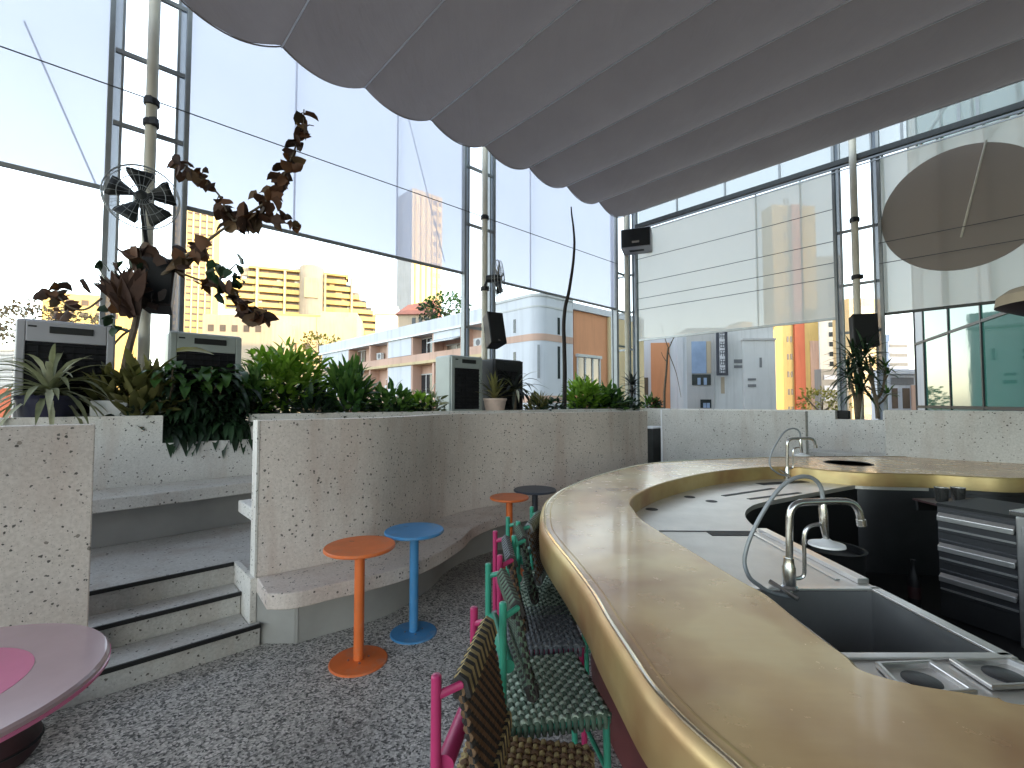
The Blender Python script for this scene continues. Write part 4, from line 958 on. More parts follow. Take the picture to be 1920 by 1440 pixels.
def tap(Y, fx, fy, label, s=1.):
    r = None
    base = at(*fx(1480, 1108), Y=Y)
    r = thing('mixer_tap', Vector((base.x, base.y, WT)), label, 'tap', 'bar taps with spray hose')
    P = lambda x, y, dy=0: at(*fx(x, y), Y=Y+dy)
    b0 = Vector((base.x, base.y, WT+.002))
    m = MB(); m.lathe([(.034, 0), (.034, .012), (.026, .02), (.026, .09), (.022, .10), (.020, .13), (.0, .13)], b0, 20); m.build('tap_body', M['chrome'], r, True)
    m = MB(); m.tube(cr([b0+Z3*.10, P(1480,1040), P(1480,985), P(1481,965), P(1487,951), P(1501,943), P(1530,941), P(1570,940), P(1592,942), P(1604,949), P(1611,962), P(1615,984)], 5), .0145, 12); m.tube([P(1614,974), P(1616,986)], .018, 12); m.build('spout', M['chrome'], r, True)
    m = MB(); m.tube(cr([P(1487,1120,-.02), P(1448,1112,-.03), P(1424,1098,-.03), P(1405,1082,-.02), P(1396,1055), P(1400,1028), P(1411,998), P(1428,965), P(1452,928), P(1474,905), P(1496,895), P(1516,894), P(1532,903), P(1541,920), P(1543,945)], 5), .0085, 8); m.build('hose', M['alu'], r, True)
    m = MB(); m.tube([P(1543,940), P(1543,955), P(1545,985), P(1549,1010)], [.011,.017,.016,.011], 12); m.build('spray_handle', M['chrome'], r, True)
    m = MB(); q = P(1550,1019); m.lathe([(.012, .02), (.030, .008), (.066, .0), (.068, -.008), (.0, -.012)], q, 28); m.build('spray_head', M['white_pot'], r, True)
    m = MB(); m.tube(cr([P(1487,1085), P(1502,1083), P(1508,1073), P(1508,1040), P(1508,1005), P(1514,990), P(1528,984), P(1541,983)], 5), .008, 8); m.build('hose_holder', M['chrome'], r, True)
    m = MB(); m.tube([P(1443,1090,.03), P(1497,1124,-.06)], .010, 10); m.build('lever', M['chrome'], r, True)
base_Y = wz(1480, 1106).y
tap(base_Y, lambda x, y: (x, y), None, 'large steel mixer tap with looped spray hose at the sink')
k2 = .395
tap(4.72, lambda x, y: (1476+(x-1480)*k2, 888+(y-1108)*k2), None, 'small distant mixer tap with looped hose at the far side of the bar')
# inside the pit
a = Vector((3.17, 3.50, .02)); b = Vector((3.33, 3.08, .02)); t = (b-a).normalized(); nn = Vector((-t.y, t.x, 0)); nn = -nn if nn.x > 0 else nn
W_ = (b-a).length; cen = (a+b)/2
r = thing('drawer_unit', cen, 'stainless rack of drawers inside the bar, below the far counter', 'drawer unit')
m = MB(); m.obox(cen-nn*.28+Z3*.41, t*(W_/2), nn*.27, Z3*.40); m.build('carcass', M['steel_dark'], r)
m = MB(); m.obox(cen-nn*.28+Z3*.822, t*(W_/2), nn*.28, Z3*.010); m.build('top_shade', M['black'], r)  # black sheet standing for the shade under the counter
for k in range(3):
    z = .18+k*.22
    m = MB(); m.obox(cen+nn*.0+Z3*(z+.09), t*(W_/2-.01), nn*.008, Z3*.085); dr = m.build('drawer_front', M['steel_dark'], r, False, .004)
    m = MB(); m.obox(cen+nn*.022+Z3*(z+.12), t*(W_/2-.015), nn*.014-Z3*.012, Z3*.018); m.build('handle', M['steel'], dr, False, .004)
    m = MB(); m.obox(cen+nn*.012+Z3*(z+.035), t*(W_/2-.015), nn*.005, Z3*.006); m.build('trim', M['steel'], dr)
c = b-t*.01+nn*.05
r = thing('steel_cabinet', c, 'bright steel cabinet edge inside the bar at the right picture edge', 'cabinet')
m = MB(); m.obox(c+t*.25-nn*.25+Z3*.42, t*.24, nn*.25, Z3*.42); m.build('carcass', M['steel'], r, False, .01)
m = MB(); m.obox(c+t*.25-nn*.25+Z3*.86, t*.26, nn*.27, Z3*.016); m.build('top', M['chrome'], r, False, .004)
m = MB(); m.obox(c+t*.25+nn*.004+Z3*.42, t*.21, nn*.003, Z3*.36); m.build('door', M['steel'], r, False, .004)
q = at(1724, 1122, z=.02); q = Vector((3.12, 3.66, .02))
r = thing('bottle', q, 'dark glass bottle standing on the floor inside the bar', 'bottle')
m = MB(); m.lathe([(0,0), (.038,0), (.04,.01), (.04,.20), (.034,.24), (.016,.28), (.014,.34), (.017,.345), (.017,.36), (0,.36)], q, 20); m.build('glass_body', M['black'], r, True)
m = MB(); m.lathe([(.0405,.07), (.0405,.16)], q, 20); m.build('paper_label', M['maroon'], r, True)
for x, lab in ((1766, 'left one of the two chrome cups under the far brass edge'), (1797, 'right one of the two chrome cups under the far brass edge')):
    q = at(x, 941, Y=3.75)
    r = thing('steel_cup', q, lab, 'cup', 'chrome cups under the far counter'); 
    m = MB(); m.lathe([(0,0), (.036,0), (.04,.01), (.046,.11), (.048,.115), (.043,.112), (.037,.02), (0,.015)], q, 24); m.build('cup_body', M['chrome'], r, True)
qq = at(1782, 944, Y=3.8)
r = thing('cup_shelf', qq, 'thin dark shelf holding two chrome cups inside the bar', 'shelf')
m = MB(); m.obox(qq-Z3*.012+Vector((.16,.1,0)), (.27,0,0), (0,.13,0), (0,0,.008)); m.build('board', M['maroon'], r)
m = MB(); m.obox(qq-Z3*.06+Vector((.16,.2,0)), (.26,0,0), (0,.012,0), (0,0,.04)); m.build('support', M['black'], r)
q = wz(1560, 1062); q = Vector((2.35, 3.45, .02))
r = thing('waste_bin', q, 'dark round bin on the floor inside the bar behind the tap', 'bin')
m = MB(); m.lathe([(0,0), (.17,0), (.2,.5), (.21,.52), (.19,.52), (.17,.03), (0,.03)], q, 32); m.build('bin_body', M['rubber'], r, True)
m = MB(); m.lathe([(.17,.46), (.185,.47), (0,.48)], q, 32); m.build('liner', M['black'], r, True)

# ================================================================== chairs
CW, CD, SH, BH = .40, .38, .475, .90
def weave(m, o, ax, ay, az, w, h, nx, ny, rr, amp, ma=0, mb=1):
    """ropes running over and under each other; o centre, ax ay in the plane, az its normal"""
    for dirn, (n1, n2, L1, L2, e1, e2) in enumerate(((nx, ny, w, h, ax, ay), (ny, nx, h, w, ay, ax))):
        m.mi = ma if dirn == 0 else mb
        for i in range(n1):
            a = -L1/2+L1*(i+.5)/n1; pts = []
            for j in range(n2*2+1):
                bq = -L2/2+L2*j/(n2*2); cell = (j-1)//2
                s = 0 if j % 2 == 0 else (1 if ((i+cell) % 2 == 0) == (dirn == 0) else -1)
                pts.append(o+e1*a+e2*bq+az*(amp*s))
            m.tube(pts, rr, 5)
def make_chair(name, label, frame, ropes_seat, ropes_back, group):
    r = thing(name, (0,0,0), label, 'chair', group)
    fm = M[frame]; R_ = .0135
    for sy in (-1, 1):
        m = MB(); m.tube([(-CD/2, sy*CW/2, 0), (-CD/2, sy*CW/2, BH)], R_, 12); m.lathe([(R_, BH), (R_*.8, BH+.004), (0, BH+.006)], (-CD/2, sy*CW/2, 0), 12); m.build('back_leg', fm, r, True, local=True)
        m = MB(); m.tube([(CD/2+.01, sy*CW/2, 0), (CD/2-.005, sy*CW/2, SH)], R_, 12); m.build('front_leg', fm, r, True, local=True)
        m = MB(); m.tube([(-CD/2, sy*CW/2, .2), (CD/2, sy*CW/2, .2)], .009, 8); m.build('side_stretcher', fm, r, True, local=True)
    m = MB(); m.tube([(CD/2, -CW/2, .28), (CD/2, CW/2, .28)], .010, 8); m.build('foot_rail', fm, r, True, local=True)
    m = MB()
    q = [(-CD/2, -CW/2), (CD/2, -CW/2), (CD/2, CW/2), (-CD/2, CW/2)]
    for i in range(4): m.tube([(*q[i], SH-.012), (*q[(i+1) % 4], SH-.012)], .012, 8)
    m.build('seat_frame', fm, r, True, local=True)
    m = MB()
    weave(m, Vector((0,0,SH+.004)), Vector((1,0,0)), Vector((0,1,0)), Z3, CD+.015, CW+.015, 17, 17, .0098, .007)
    m.mi = 2; m.obox((0,0,SH-.006), (CD/2-.005,0,0), (0,CW/2-.005,0), (0,0,.004))
    m.mi = 0
    for k in range(17):                                           # ropes wrapped over the side rails
        y = -CW/2+CW*(k+.5)/17
        for sx in (-1, 1): m.tube([(sx*(CD/2-.01), y, SH+.008), (sx*(CD/2+.014), y, SH-.004), (sx*(CD/2+.012), y, SH-.03), (sx*(CD/2-.01), y, SH-.034)], .0098, 5)
        x = -CD/2+CD*(k+.5)/17
        for sy in (-1, 1): m.tube([(x, sy*(CW/2-.01), SH+.008), (x, sy*(CW/2+.014), SH-.004), (x, sy*(CW/2+.012), SH-.03), (x, sy*(CW/2-.01), SH-.034)], .0098, 5)
    m.build('seat', [M[ropes_seat[0]], M[ropes_seat[1]], M['black']], r, True, local=True, ang=70)
    # back: a rail carried forward of the posts and a woven sling
    tz = BH-.02; xf = -CD/2+.055; lowz = SH+.075; xl = -CD/2+.115
    m = MB()
    m.tube([(-CD/2, -CW/2, tz-.03), (xf, -CW/2+.025, tz-.012), (xf, CW/2-.025, tz-.012), (-CD/2, CW/2, tz-.03)], .011, 10)
    m.build('top_rail', fm, r, True, local=True)
    m = MB(); m.tube([(-CD/2+.02, -CW/2+.012, SH+.20), (-CD/2+.02, CW/2-.012, SH+.20)], .024, 14); m.build('lower_rail', fm, r, True, local=True)
    ay = Vector((xf-xl, 0, tz-.012-lowz)); hh = ay.length; ay.normalize(); az = Vector((1,0,0)); az = (az-ay*az.dot(ay)).normalized()
    o = Vector(((xf+xl)/2, 0, (tz-.012+lowz)/2))
    m = MB(); weave(m, o, Vector((0,1,0)), ay, az, CW-.055, hh+.02, 20, 18, .0095, .0065)
    m.mi = 2; m.obox(o, Vector((0,CW/2-.04,0)), ay*(hh/2-.01), az*.003)
    m.mi = 0
    for k in range(20):
        m.mi = 3 if k % 2 else 1; y = -(CW-.055)/2+(CW-.055)*(k+.5)/20; e = o+ay*(hh/2+.004)+Vector((0,y,0)); e2 = o-ay*(hh/2+.004)+Vector((0,y,0))
        m.tube([e-az*.017-ay*.04, e-az*.013+ay*.002, e+ay*.012, e+az*.013+ay*.002, e+az*.017-ay*.04], .0105, 5)
        m.tube([e2-az*.017+ay*.04, e2-az*.013-ay*.002, e2-ay*.012, e2+az*.013-ay*.002, e2+az*.017+ay*.04], .0105, 5)
    m.build('backrest', [M[ropes_back[0]], M[ropes_back[1]], M['black'], M[ropes_seat[0]]], r, True, local=True, ang=70)
    return r
def place(o, near, far):
    a = at(*near, z=BH); b = at(*far, z=BH); d = (b-a); d.z = 0; d.normalize(); f = Vector((d.y, -d.x, 0))   # facing the bar
    mid = (a+b)/2; c = mid+f*(CD/2)
    o.location = (c.x, c.y, 0); o.rotation_euler = (0, 0, math.atan2(f.y, f.x)); return o
GRP = 'woven rope chairs along the bar'
pk = make_chair('woven_chair', 'raspberry framed chair nearest the camera, with a black and mustard woven back', 'pink_frame', ('rope_mustard', 'rope_brown'), ('rope_brown', 'rope_black'), GRP)
place(pk, (818,1268), (889,1140))
gr = make_chair('woven_chair', 'mint framed chair second along the bar, with a green and pale woven seat', 'green_frame', ('rope_green', 'rope_pale'), ('rope_green', 'rope_black'), GRP)
place(gr, (944,1134), (915,1056))
pk2 = make_chair('woven_chair', 'raspberry framed chair third along the bar, with a slate grey woven seat', 'pink_frame', ('rope_blue', 'rope_grey'), ('rope_brown', 'rope_black'), GRP)
place(pk2, (938,1046), (928,994))
g2 = dup(gr, (0,0,0), 0, 'mint framed chair fourth along the bar, just behind the raspberry one with a slate seat'); place(g2, (963,1003), (953,972))
g3 = make_chair('woven_chair', 'farthest mint framed chair, with a brown woven back turned towards the tables', 'green_frame', ('rope_green', 'rope_pale'), ('rope_brown', 'rope_grey'), GRP)
place(g3, (974,976), (995,953))

# ================================================================== city
GZ = -14.
m = MB(); m.add([(-2500,-2500,GZ),(2500,-2500,GZ),(2500,2500,GZ),(-2500,2500,GZ)], [(0,1,2,3)]); tag(m.build('ground', M['street']), kind='structure')
def zt(py, Y): return at(960, py, Y=Y).z
def xp(px, Y): return (px-960)/F*Y
# --- white corner apartment block
P = Vector((1.5, 26, 0)); dl = N3.copy(); dr = U3.copy(); nl = -U3; nr = -N3
def s_of(px, P, d): r = (px-960)/F; return (r*P.y-P.x)/(d.x-r*d.y)
wh = thing('apartment_block', (P.x, P.y, GZ), 'white apartment block with pink bands and a rounded corner, across the street', 'building')
ztop = 7.7; SL = s_of(598, P, dl); SR = 11.
Q = Vector((P.x, P.y, 0))
m = MB(); a = Q-nl*0; 
poly = [Q+dl*1.2-nl*.9+Vector((0,0,0)), Q+dl*SL-nl*.9, Q+dl*SL+dr*14, Q+dr*SR+dl*14, Q+dr*SR-nr*.9, Q+dr*1.2-nr*.9]
m.prism([tuple(p.xy) for p in poly], GZ, ztop-.1); m.build('core', M['w_pink'], wh)
# rounded corner shell
cs = []
for k in range(13):
    t = k/12*math.pi/2; cen = Q+dl*.8+dr*.8; cs.append(cen-dr*.8*math.cos(t)-dl*.8*math.sin(t))
sl0 = s_of(905, P, dl)
shell = [Q+dl*sl0]+cs+[Q+dr*s_of(1075, P, dr)]
inn = [p+(Q+dl*6+dr*6-p).normalized()*.8 for p in shell]
def shellpart(name, z0, z1, mat, out=0):
    m = MB(); so = [p-(Q+dl*6+dr*6-p).normalized()*out for p in shell]; m.prism([tuple(p.xy) for p in so]+[tuple(p.xy) for p in inn[::-1]], z0, z1); m.build(name, mat, wh, True)
shellpart('corner_wall', 5.55, ztop, M['w_white']); shellpart('band', 5.15, 5.55, M['w_pink'], .02); shellpart('corner_wall', 2.0, 5.15, M['w_white']); shellpart('band', 1.6, 2.0, M['w_pink'], .02); shellpart('corner_wall', GZ, 1.6, M['w_white'])
# slits in the corner
for (px, z0, z1, d_, nm) in ((965,5.75,6.55,dl,nl),(965,3.2,4.6,dl,nl),(1048,5.6,6.6,dr,nr),(1048,3.0,4.9,dr,nr),(1012,3.0,4.9,None,None)):
    if d_ is None: c = cs[6]; m = MB(); dd = (cs[7]-cs[5]).normalized(); m.obox(c+Z3*((z0+z1)/2), dd*.07, Vector((-dd.y,dd.x,0))*.05, Z3*((z1-z0)/2)); m.build('slit', M['alu'], wh); continue
    s = s_of(px, P, d_); m = MB(); m.fbox(P, d_, nm, s-.10, s+.10, z0, z1, -.05, .02); m.build('slit', M['win'], wh)
# parapet and bands on both sides
m = MB(); m.fbox(P, dl, nl, sl0, SL, ztop-.85, ztop, -.9, .05); m.fbox(P, dr, nr, s_of(1075,P,dr), SR, ztop-.4, ztop, -.9, .03); m.build('parapet', M['w_white'], wh)
m = MB(); m.fbox(P, dl, nl, sl0, SL, ztop-1.0, ztop-.87, -.9, .12); m.build('cornice', M['alu_light'], wh)
for z in (4.75, 1.6, -1.6): 
    m = MB(); m.fbox(P, dl, nl, sl0+.01, SL, z, z+.55, -.9, -.02); m.build('band', M['w_pink'], wh)
    m = MB(); m.fbox(P, dl, nl, sl0+.01, SL, z-.22, z-.01, -.9, .10); m.build('ledge', M['w_cream'], wh)
for (a, b) in ((727,770),(603,652)):
    s0, s1 = sorted((s_of(a,P,dl), s_of(b,P,dl)))
    for (z0, z1) in ((5.32, ztop-1.02), (2.17, 4.5), (-1.0, 1.36)): m = MB(); m.fbox(P, dl, nl, s0, s1, z0, z1, -.9, .0); m.build('panel', M['w_white'], wh)
s0, s1 = sorted((s_of(812,P,dl), s_of(862,P,dl)))
m = MB(); m.fbox(P, dl, nl, s0, s1, 6.15, ztop-1.02, -.9, .0); m.build('panel', M['w_white'], wh)
m = MB(); m.obox(P+dl*((s0+s1)/2)+nl*.2+Z3*6.02, dl*((s1-s0)/2), nl*.35-Z3*.12, Z3*.03); m.build('awning', M['w_pale'], wh)
for (a, b, z0, z1, mt) in ((772,794,5.35,6.55,'win'),(820,858,5.35,5.75,'win_brown'),(772,792,2.3,3.75,'win'),(655,668,5.2,6.5,'win_brown'),(680,690,5.3,6.5,'win_brown'),(708,724,5.25,6.6,'w_pale'),(655,672,2.3,3.6,'win_brown'),(708,722,2.3,3.6,'win'),(830,858,2.3,3.6,'win_brown'),(876,890,2.3,3.6,'win')):
    s0, s1 = sorted((s_of(a,P,dl), s_of(b,P,dl)))
    m = MB(); m.fbox(P, dl, nl, s0, s1, z0, z1, -.92, -.83); w = m.build('window', M[mt], wh)
    m = MB(); m.fbox(P, dl, nl, s0-.08, s1+.08, z0-.1, z0-.01, -.9, -.78); m.fbox(P, dl, nl, (s0+s1)/2-.04, (s0+s1)/2+.04, z0, z1, -.83, -.79); m.fbox(P, dl, nl, s0-.08, s1+.08, z1+.01, z1+.09, -.9, -.78); m.build('frame', M['w_pale'], w)
for px in (652, 692, 726, 771, 811, 864):
    s = s_of(px, P, dl); m = MB(); m.fbox(P, dl, nl, s-.12, s+.12, -10, ztop-1.02, -.9, -.03); m.build('pier', M['w_pink'], wh)
s0, s1 = s_of(1079,P,dr), s_of(1142,P,dr)
m = MB(); m.fbox(P, dr, nr, s0, s1, GZ, ztop-.42, -.9, -.1); m.build('orange_wall', M['w_orange'], wh)
m = MB(); m.fbox(P, dr, nr, s1+.02, SR, GZ, ztop-.42, -.9, .02); m.build('side_wall', M['w_cream'], wh)
s0, s1 = s_of(1084,P,dr), s_of(1126,P,dr)
m = MB(); m.fbox(P, dr, nr, s0, s1, 2.2, 4.4, -.2, -.06); w = m.build('window', M['win'], wh)
m = MB(); 
for q in range(4): ss = s0+(s1-s0)*q/3; m.fbox(P, dr, nr, ss-.05, ss+.05, 2.2, 4.4, -.06, .0)
m.fbox(P, dr, nr, s0-.1, s1+.1, 4.42, 4.6, -.1, .08); m.build('frame', M['w_pale'], w)
m = MB(); so = [p-(Q+dl*6+dr*6-p).normalized()*.06 for p in shell]; m.prism([tuple(p.xy) for p in so]+[tuple(p.xy) for p in inn[::-1]], ztop+.005, ztop+.16); m.build('coping', M['w_pale'], wh, True)
m = MB(); so = [p-(Q+dl*6+dr*6-p).normalized()*.03 for p in shell]; m.prism([tuple(p.xy) for p in so]+[tuple(p.xy) for p in inn[::-1]], ztop-.62, ztop-.52); m.build('string_course', M['w_pale'], wh, True)
for (px, z) in ((716, 2.5), (700, 5.4), (884, 5.3), (665, -.6)):
    s = s_of(px, P, dl); m = MB(); m.fbox(P, dl, nl, s-.4, s+.4, z, z+.6, -.80, -.45); u_ = m.build('air_conditioner', M['w_pale'], wh, False, .03)
    m = MB(); m.lathe([(0, 0), (.22, 0), (.22, .012), (0, .012)], P+dl*(s-.1)+nl*-.45+Z3*(z+.3), 16, nl); m.build('fan_grille', M['w_dark'], u_)
m = MB(); m.tube([Q+dl*9+dr*3+Z3*ztop, Q+dl*9+dr*3+Z3*(ztop+2.4)], .03, 6); m.tube([Q+dl*9+dr*2.5+Z3*(ztop+2), Q+dl*9+dr*3.5+Z3*(ztop+2)], .02, 6); m.build('aerial', M['cable'], wh)
for k in range(3):
    s = 3+k*7; m = MB(); m.lathe([(.6, ztop-.1), (.6, ztop+.35), (.5, ztop+.4), (0, ztop+.4)], Q+dl*(s+8)+dr*6, 12); m.build('roof_vent', M['w_pale'], wh)
def box_building(name, px0, px1, py, Y, depth, mat, label, rot=0, py_l=None):
    x0, x1 = xp(px0, Y), xp(px1, Y); c = Vector(((x0+x1)/2, Y, GZ)); W = (x1-x0); h = zt(py, Y)-GZ
    r = thing(name, c, label, 'building', None, R(rot)); W = W/max(.3, math.cos(R(rot)))*.97
    m = MB(); m.box(-W/2, 0, 0, W/2, depth, h); m.build('wall', M[mat], r, local=True)
    return r, W, h
def lbox(r, name, mat, x0, y0, z0, x1, y1, z1, parent=None):
    m = MB(); m.box(x0, y0, z0, x1, y1, z1); return m.build(name, M[mat], parent or r, local=True)
# --- stepped apartment slab on the hill
Yc = 165.; k_ = Yc/F
cd = thing('apartment_block', (xp(572, Yc), Yc, GZ), 'stepped yellow sunlit apartment block with rows of balconies, far behind', 'building', None, R(22))
fl = k_*13.8; ztc = zt(512, Yc)-GZ; Wc = 268*k_
m = MB()
lim = []
for f in range(13):
    z1 = ztc-f*fl; z0 = z1-fl
    xr = Wc/2-max(0, 5-f)*k_*17*.75; xl = -Wc/2+max(0, 2-f)*k_*18
    lim.append((xl, xr, z0, z1)); m.box(xl+.5, 1.5, z0 if f < 12 else 0, xr-.5, 14, z1-.01*f)
m.build('core', M['win_brown'], cd, local=True)
for f, (xl, xr, z0, z1) in enumerate(lim):
    lbox(cd, 'balcony', 'w_yellow', xl, -.2, z0-.25, xr, 1.2, z0+fl*.48)
    if f == 0: lbox(cd, 'roof_slab', 'w_yellow', xl, -.2, z1, xr, 14, z1+.8)
for q in (.0, .19, .36, .62, .80, 1.0):
    x = -Wc/2+Wc*q; x = min(x, Wc/2-.4); zz = ztc if .1 < q < .85 else (ztc-2*fl if q < .5 else ztc-5*fl)
    lbox(cd, 'party_wall', 'w_cream', x-.35, -.8, 0, x+.35, 4, zz)
m = MB(); cx = Wc*.03; m.lathe([(4.3, ztc-7*fl), (4.3, ztc+1.8), (3.6, ztc+2.8), (0, ztc+3.0)], (cx, 1.5, 0), 24); m.build('stair_tower', M['w_beige'], cd, True, local=True)
lbox(cd, 'pale_panel', 'w_cream', cx-2.2, -3.2, ztc-3.6*fl, cx+2.2, -2.2, ztc-.9*fl)
for f in range(5):
    x = Wc*.2+f*2.1; lbox(cd, 'roof_room', 'w_yellow', x, 3, ztc-.02, x+2, 9, ztc+1.2+.4*(f % 2)) if f < 2 else None
for k in range(3): lbox(cd, 'roof_tank', 'w_grey', -Wc*.2+k*6, 5, ztc+.82, -Wc*.2+k*6+2.4, 8, ztc+2.2+.5*(k % 2))
for k in range(2): lbox(cd, 'aerial', 'w_dark', -Wc*.05+k*14, 4, ztc+.82, -Wc*.05+k*14+.15, 4.15, ztc+6)
for f in range(1, 12):
    xl, xr, z0, z1 = lim[f]
    for k in range(7):
        x = xl+1+(xr-xl-3)*k/6+rnd.uniform(-.6,.6); lbox(cd, 'balcony_door', rnd.choice(('w_dark','win','w_pale','w_cream')), x, 1.38, z0+.1, x+rnd.uniform(1.2,2.4), 1.49, z1-.3)
lbox(cd, 'roof_room', 'w_beige', -Wc*.42, 3, ztc-2*fl, -Wc*.36, 9, ztc+.9)
# --- yellow wall house
yw, W, h = box_building('apartment_block', 514, 664, 592, 82, 14, 'w_cream', 'plain yellow sunlit building below the stepped apartment block', 12)
lbox(yw, 'roof_room', 'w_cream', W*.06, .4, h, W*.5, 10, h+.9); lbox(yw, 'coping', 'w_yellow', -W/2-.1, -.12, h-.12, W*.06, .3, h+.12)
for k in range(4): x = -W*.3+k*W*.16; lbox(yw, 'window', 'win_brown', x, -.05, h-6.2, x+1.2, .1, h-5)
lbox(yw, 'gutter', 'w_beige', W*.02, -.1, 0, W*.035, -.005, h-.2)
# --- tall yellow gridded tower
ty, W, h = box_building('tower_block', 322, 386, 392, 210, 16, 'w_yellow', 'tall yellow tower with a fine window grid behind the dried plant', 24)
for k in range(26): z = h-1.5-k*3.1; lbox(ty, 'window_band', 'win_brown', -W/2+.6, -.12, z-1.0, W/2-.6, -.005, z)
for k in range(7): x = -W/2+.3+k*(W-.6)/6; lbox(ty, 'fin', 'w_cream', x-.3, -.5, 0, x+.3, -.13, h)
# --- left mid blocks
lb, W, h = box_building('apartment_block', 90, 215, 552, 120, 16, 'w_yellow', 'low yellow beige building behind the left air cooler', 18)
for k in range(5): 
    for j in range(3): x = -W*.4+k*W*.18; z = h-3-j*3.2; lbox(lb, 'window', 'win_brown', x, -.06, z, x+1.6, .1, z+1.5)
lb2, W, h = box_building('apartment_block', 380, 505, 590, 70, 12, 'w_beige', 'beige low rise block between the yellow tower and the bright bush', 8)
for k in range(5): x = -W*.42+k*W*.17; lbox(lb2, 'window', 'win_brown', x, -.06, h-2.6, x+.8, .1, h-1.6)
lbox(lb2, 'roof_tank', 'w_pale', -W*.3, 2, h, -W*.1, 5, h+1.2)
lb3, W, h = box_building('apartment_block', -60, 24, 650, 60, 12, 'w_pale', 'white louvred block with a red base at the far left', 0)
for k in range(9): lbox(lb3, 'louvre', 'w_grey', -W/2, -.15, h-.6-k*.55, W/2, -.01, h-.35-k*.55)
lbox(lb3, 'red_base', 'w_red', -W/2-.02, -.2, 0, W/2+.02, -.16, h-5.4)
# --- tall central tower behind the blind
tc_ = thing('tower_block', (xp(770, 135), 135, GZ), 'tall tower, coloured grey for shade on its left and sunlit on its right, rising behind the widest blind', 'building', None, R(42))
hT = zt(352, 135)-GZ; wl, wr = 5.4, 10.5
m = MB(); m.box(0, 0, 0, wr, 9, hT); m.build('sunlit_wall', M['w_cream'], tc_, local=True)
lbox(tc_, 'shaded_wall', 'w_grey', -.05, -.05, 0, -.01, 9, hT)  # grey skin puts the unlit side's shade into the colour
for k in range(5): x = .9+k*1.9; lbox(tc_, 'pier', 'w_yellow', x, -.25, 0, x+.5, -.01, hT)
for k in range(20): z = hT-3-k*3.2; lbox(tc_, 'window_band', 'win_brown', wr*.62, -.1, z, wr*.95, -.02, z+1.3)
# --- red roofed houses behind the white block
rh = thing('house', (xp(778, 62), 62, GZ), 'house with a sloping terracotta roof above the white apartment block', 'building')
hh_ = zt(590, 62)-GZ; wR = 66*62/F
lbox(rh, 'wall', 'w_beige', -wR/2, 0, 0, wR/2, 8, hh_)
m = MB(); z2 = zt(560, 62)-GZ; z3 = zt(549, 62)-GZ; m.add([(-wR/2-.3,-.4,hh_),(wR/2+.3,-.4,hh_),(wR/2+.3,8.4,hh_),(-wR/2-.3,8.4,hh_),(-wR/2+.4,4,z2),(wR/2,4,z3)], [(0,1,5,4),(2,3,4,5),(1,2,5),(3,0,4),(3,2,1,0)]); m.build('roof', M['w_terra'], rh, local=True)
for k in range(3): x = -wR*.1+k*.9; lbox(rh, 'window', 'win', x, -.06, hh_-1.3, x+.5, .05, hh_-.4)
gh, W, h = box_building('house', 703, 748, 590, 95, 10, 'w_pale', 'small pale grey house between the stepped block and the tall tower', 10)
lbox(gh, 'roof', 'w_grey', -W/2-.2, -.3, h, W/2+.2, 10.2, h+.7)
lbox(gh, 'roof_room', 'w_pale', -W*.1, 2, h+.7, W*.4, 6, h+2.2)
def tree(px, py, Y, w, hgt, mat, label, n=260, leaf=.35, zbase=None):
    top = at(px, py, Y=Y); r = thing('tree', (top.x, top.y, GZ if zbase is None else zbase), label, 'tree')
    c = Vector((top.x, top.y, top.z-hgt*.5)); m = MB(); zb = r.location.z
    for _ in range(n):
        th = rnd.uniform(0, 6.28); cz = rnd.uniform(-1, 1); k = rnd.uniform(.4, 1)**.5; s = math.sqrt(1-cz*cz)
        o = Vector((s*math.cos(th), s*math.sin(th), cz)); f = 1+.4*noise.noise(o*1.8+c)
        p = c+Vector((o.x*w/2*k*f, o.y*w/2*k*f, o.z*hgt/2*k*f))
        m.leaf(p, o+Vector((rnd.gauss(0,.6), rnd.gauss(0,.6), rnd.gauss(.2,.5))), leaf*rnd.uniform(.7,1.5), leaf*rnd.uniform(.5,.9), .8, 3, .3, .5, rnd.uniform(-1,1))
    m.build('crown', M[mat], r, True, ang=80)
    m = MB(); m.tube([(top.x,top.y,zb), (top.x+.1,top.y,(zb+c.z)/2), (c.x,c.y,c.z)], [w*.06+.1, w*.045+.06, .05], 8)
    for k in range(6):
        a = k*1.05; m.tube([(c.x,c.y,c.z-hgt*.25), (c.x+math.cos(a)*w*.2, c.y+math.sin(a)*w*.2, c.z), (c.x+math.cos(a)*w*.35, c.y+math.sin(a)*w*.35, c.z+hgt*.25)], [.09,.06,.02], 6)
    m.build('trunk', M['stem'], r, True)
tree(836, 552, 54, 5.6, 3.4, 'lf_mid', 'round green tree behind the parapet of the white block', 420, .4)
tree(808, 566, 53, 3.0, 2.2, 'lf_dark', 'small dark tree beside the terracotta roof', 200, .35)
tree(1540, 728, 44, 4.2, 3.2, 'lf_yellow', 'yellow green tree beyond the recessed wall on the right', 520, .28)
tree(60, 566, 62, 9., 6., 'lf_dull', 'dull brown tree behind the left air cooler', 900, .45)
tree(150, 585, 58, 6., 4., 'lf_dull', 'smaller dull brown tree right behind the left air cooler', 420, .42)
tree(600, 625, 60, 6., 4., 'lf_yellow', 'autumn yellow tree in front of the plain yellow building', 420, .35)
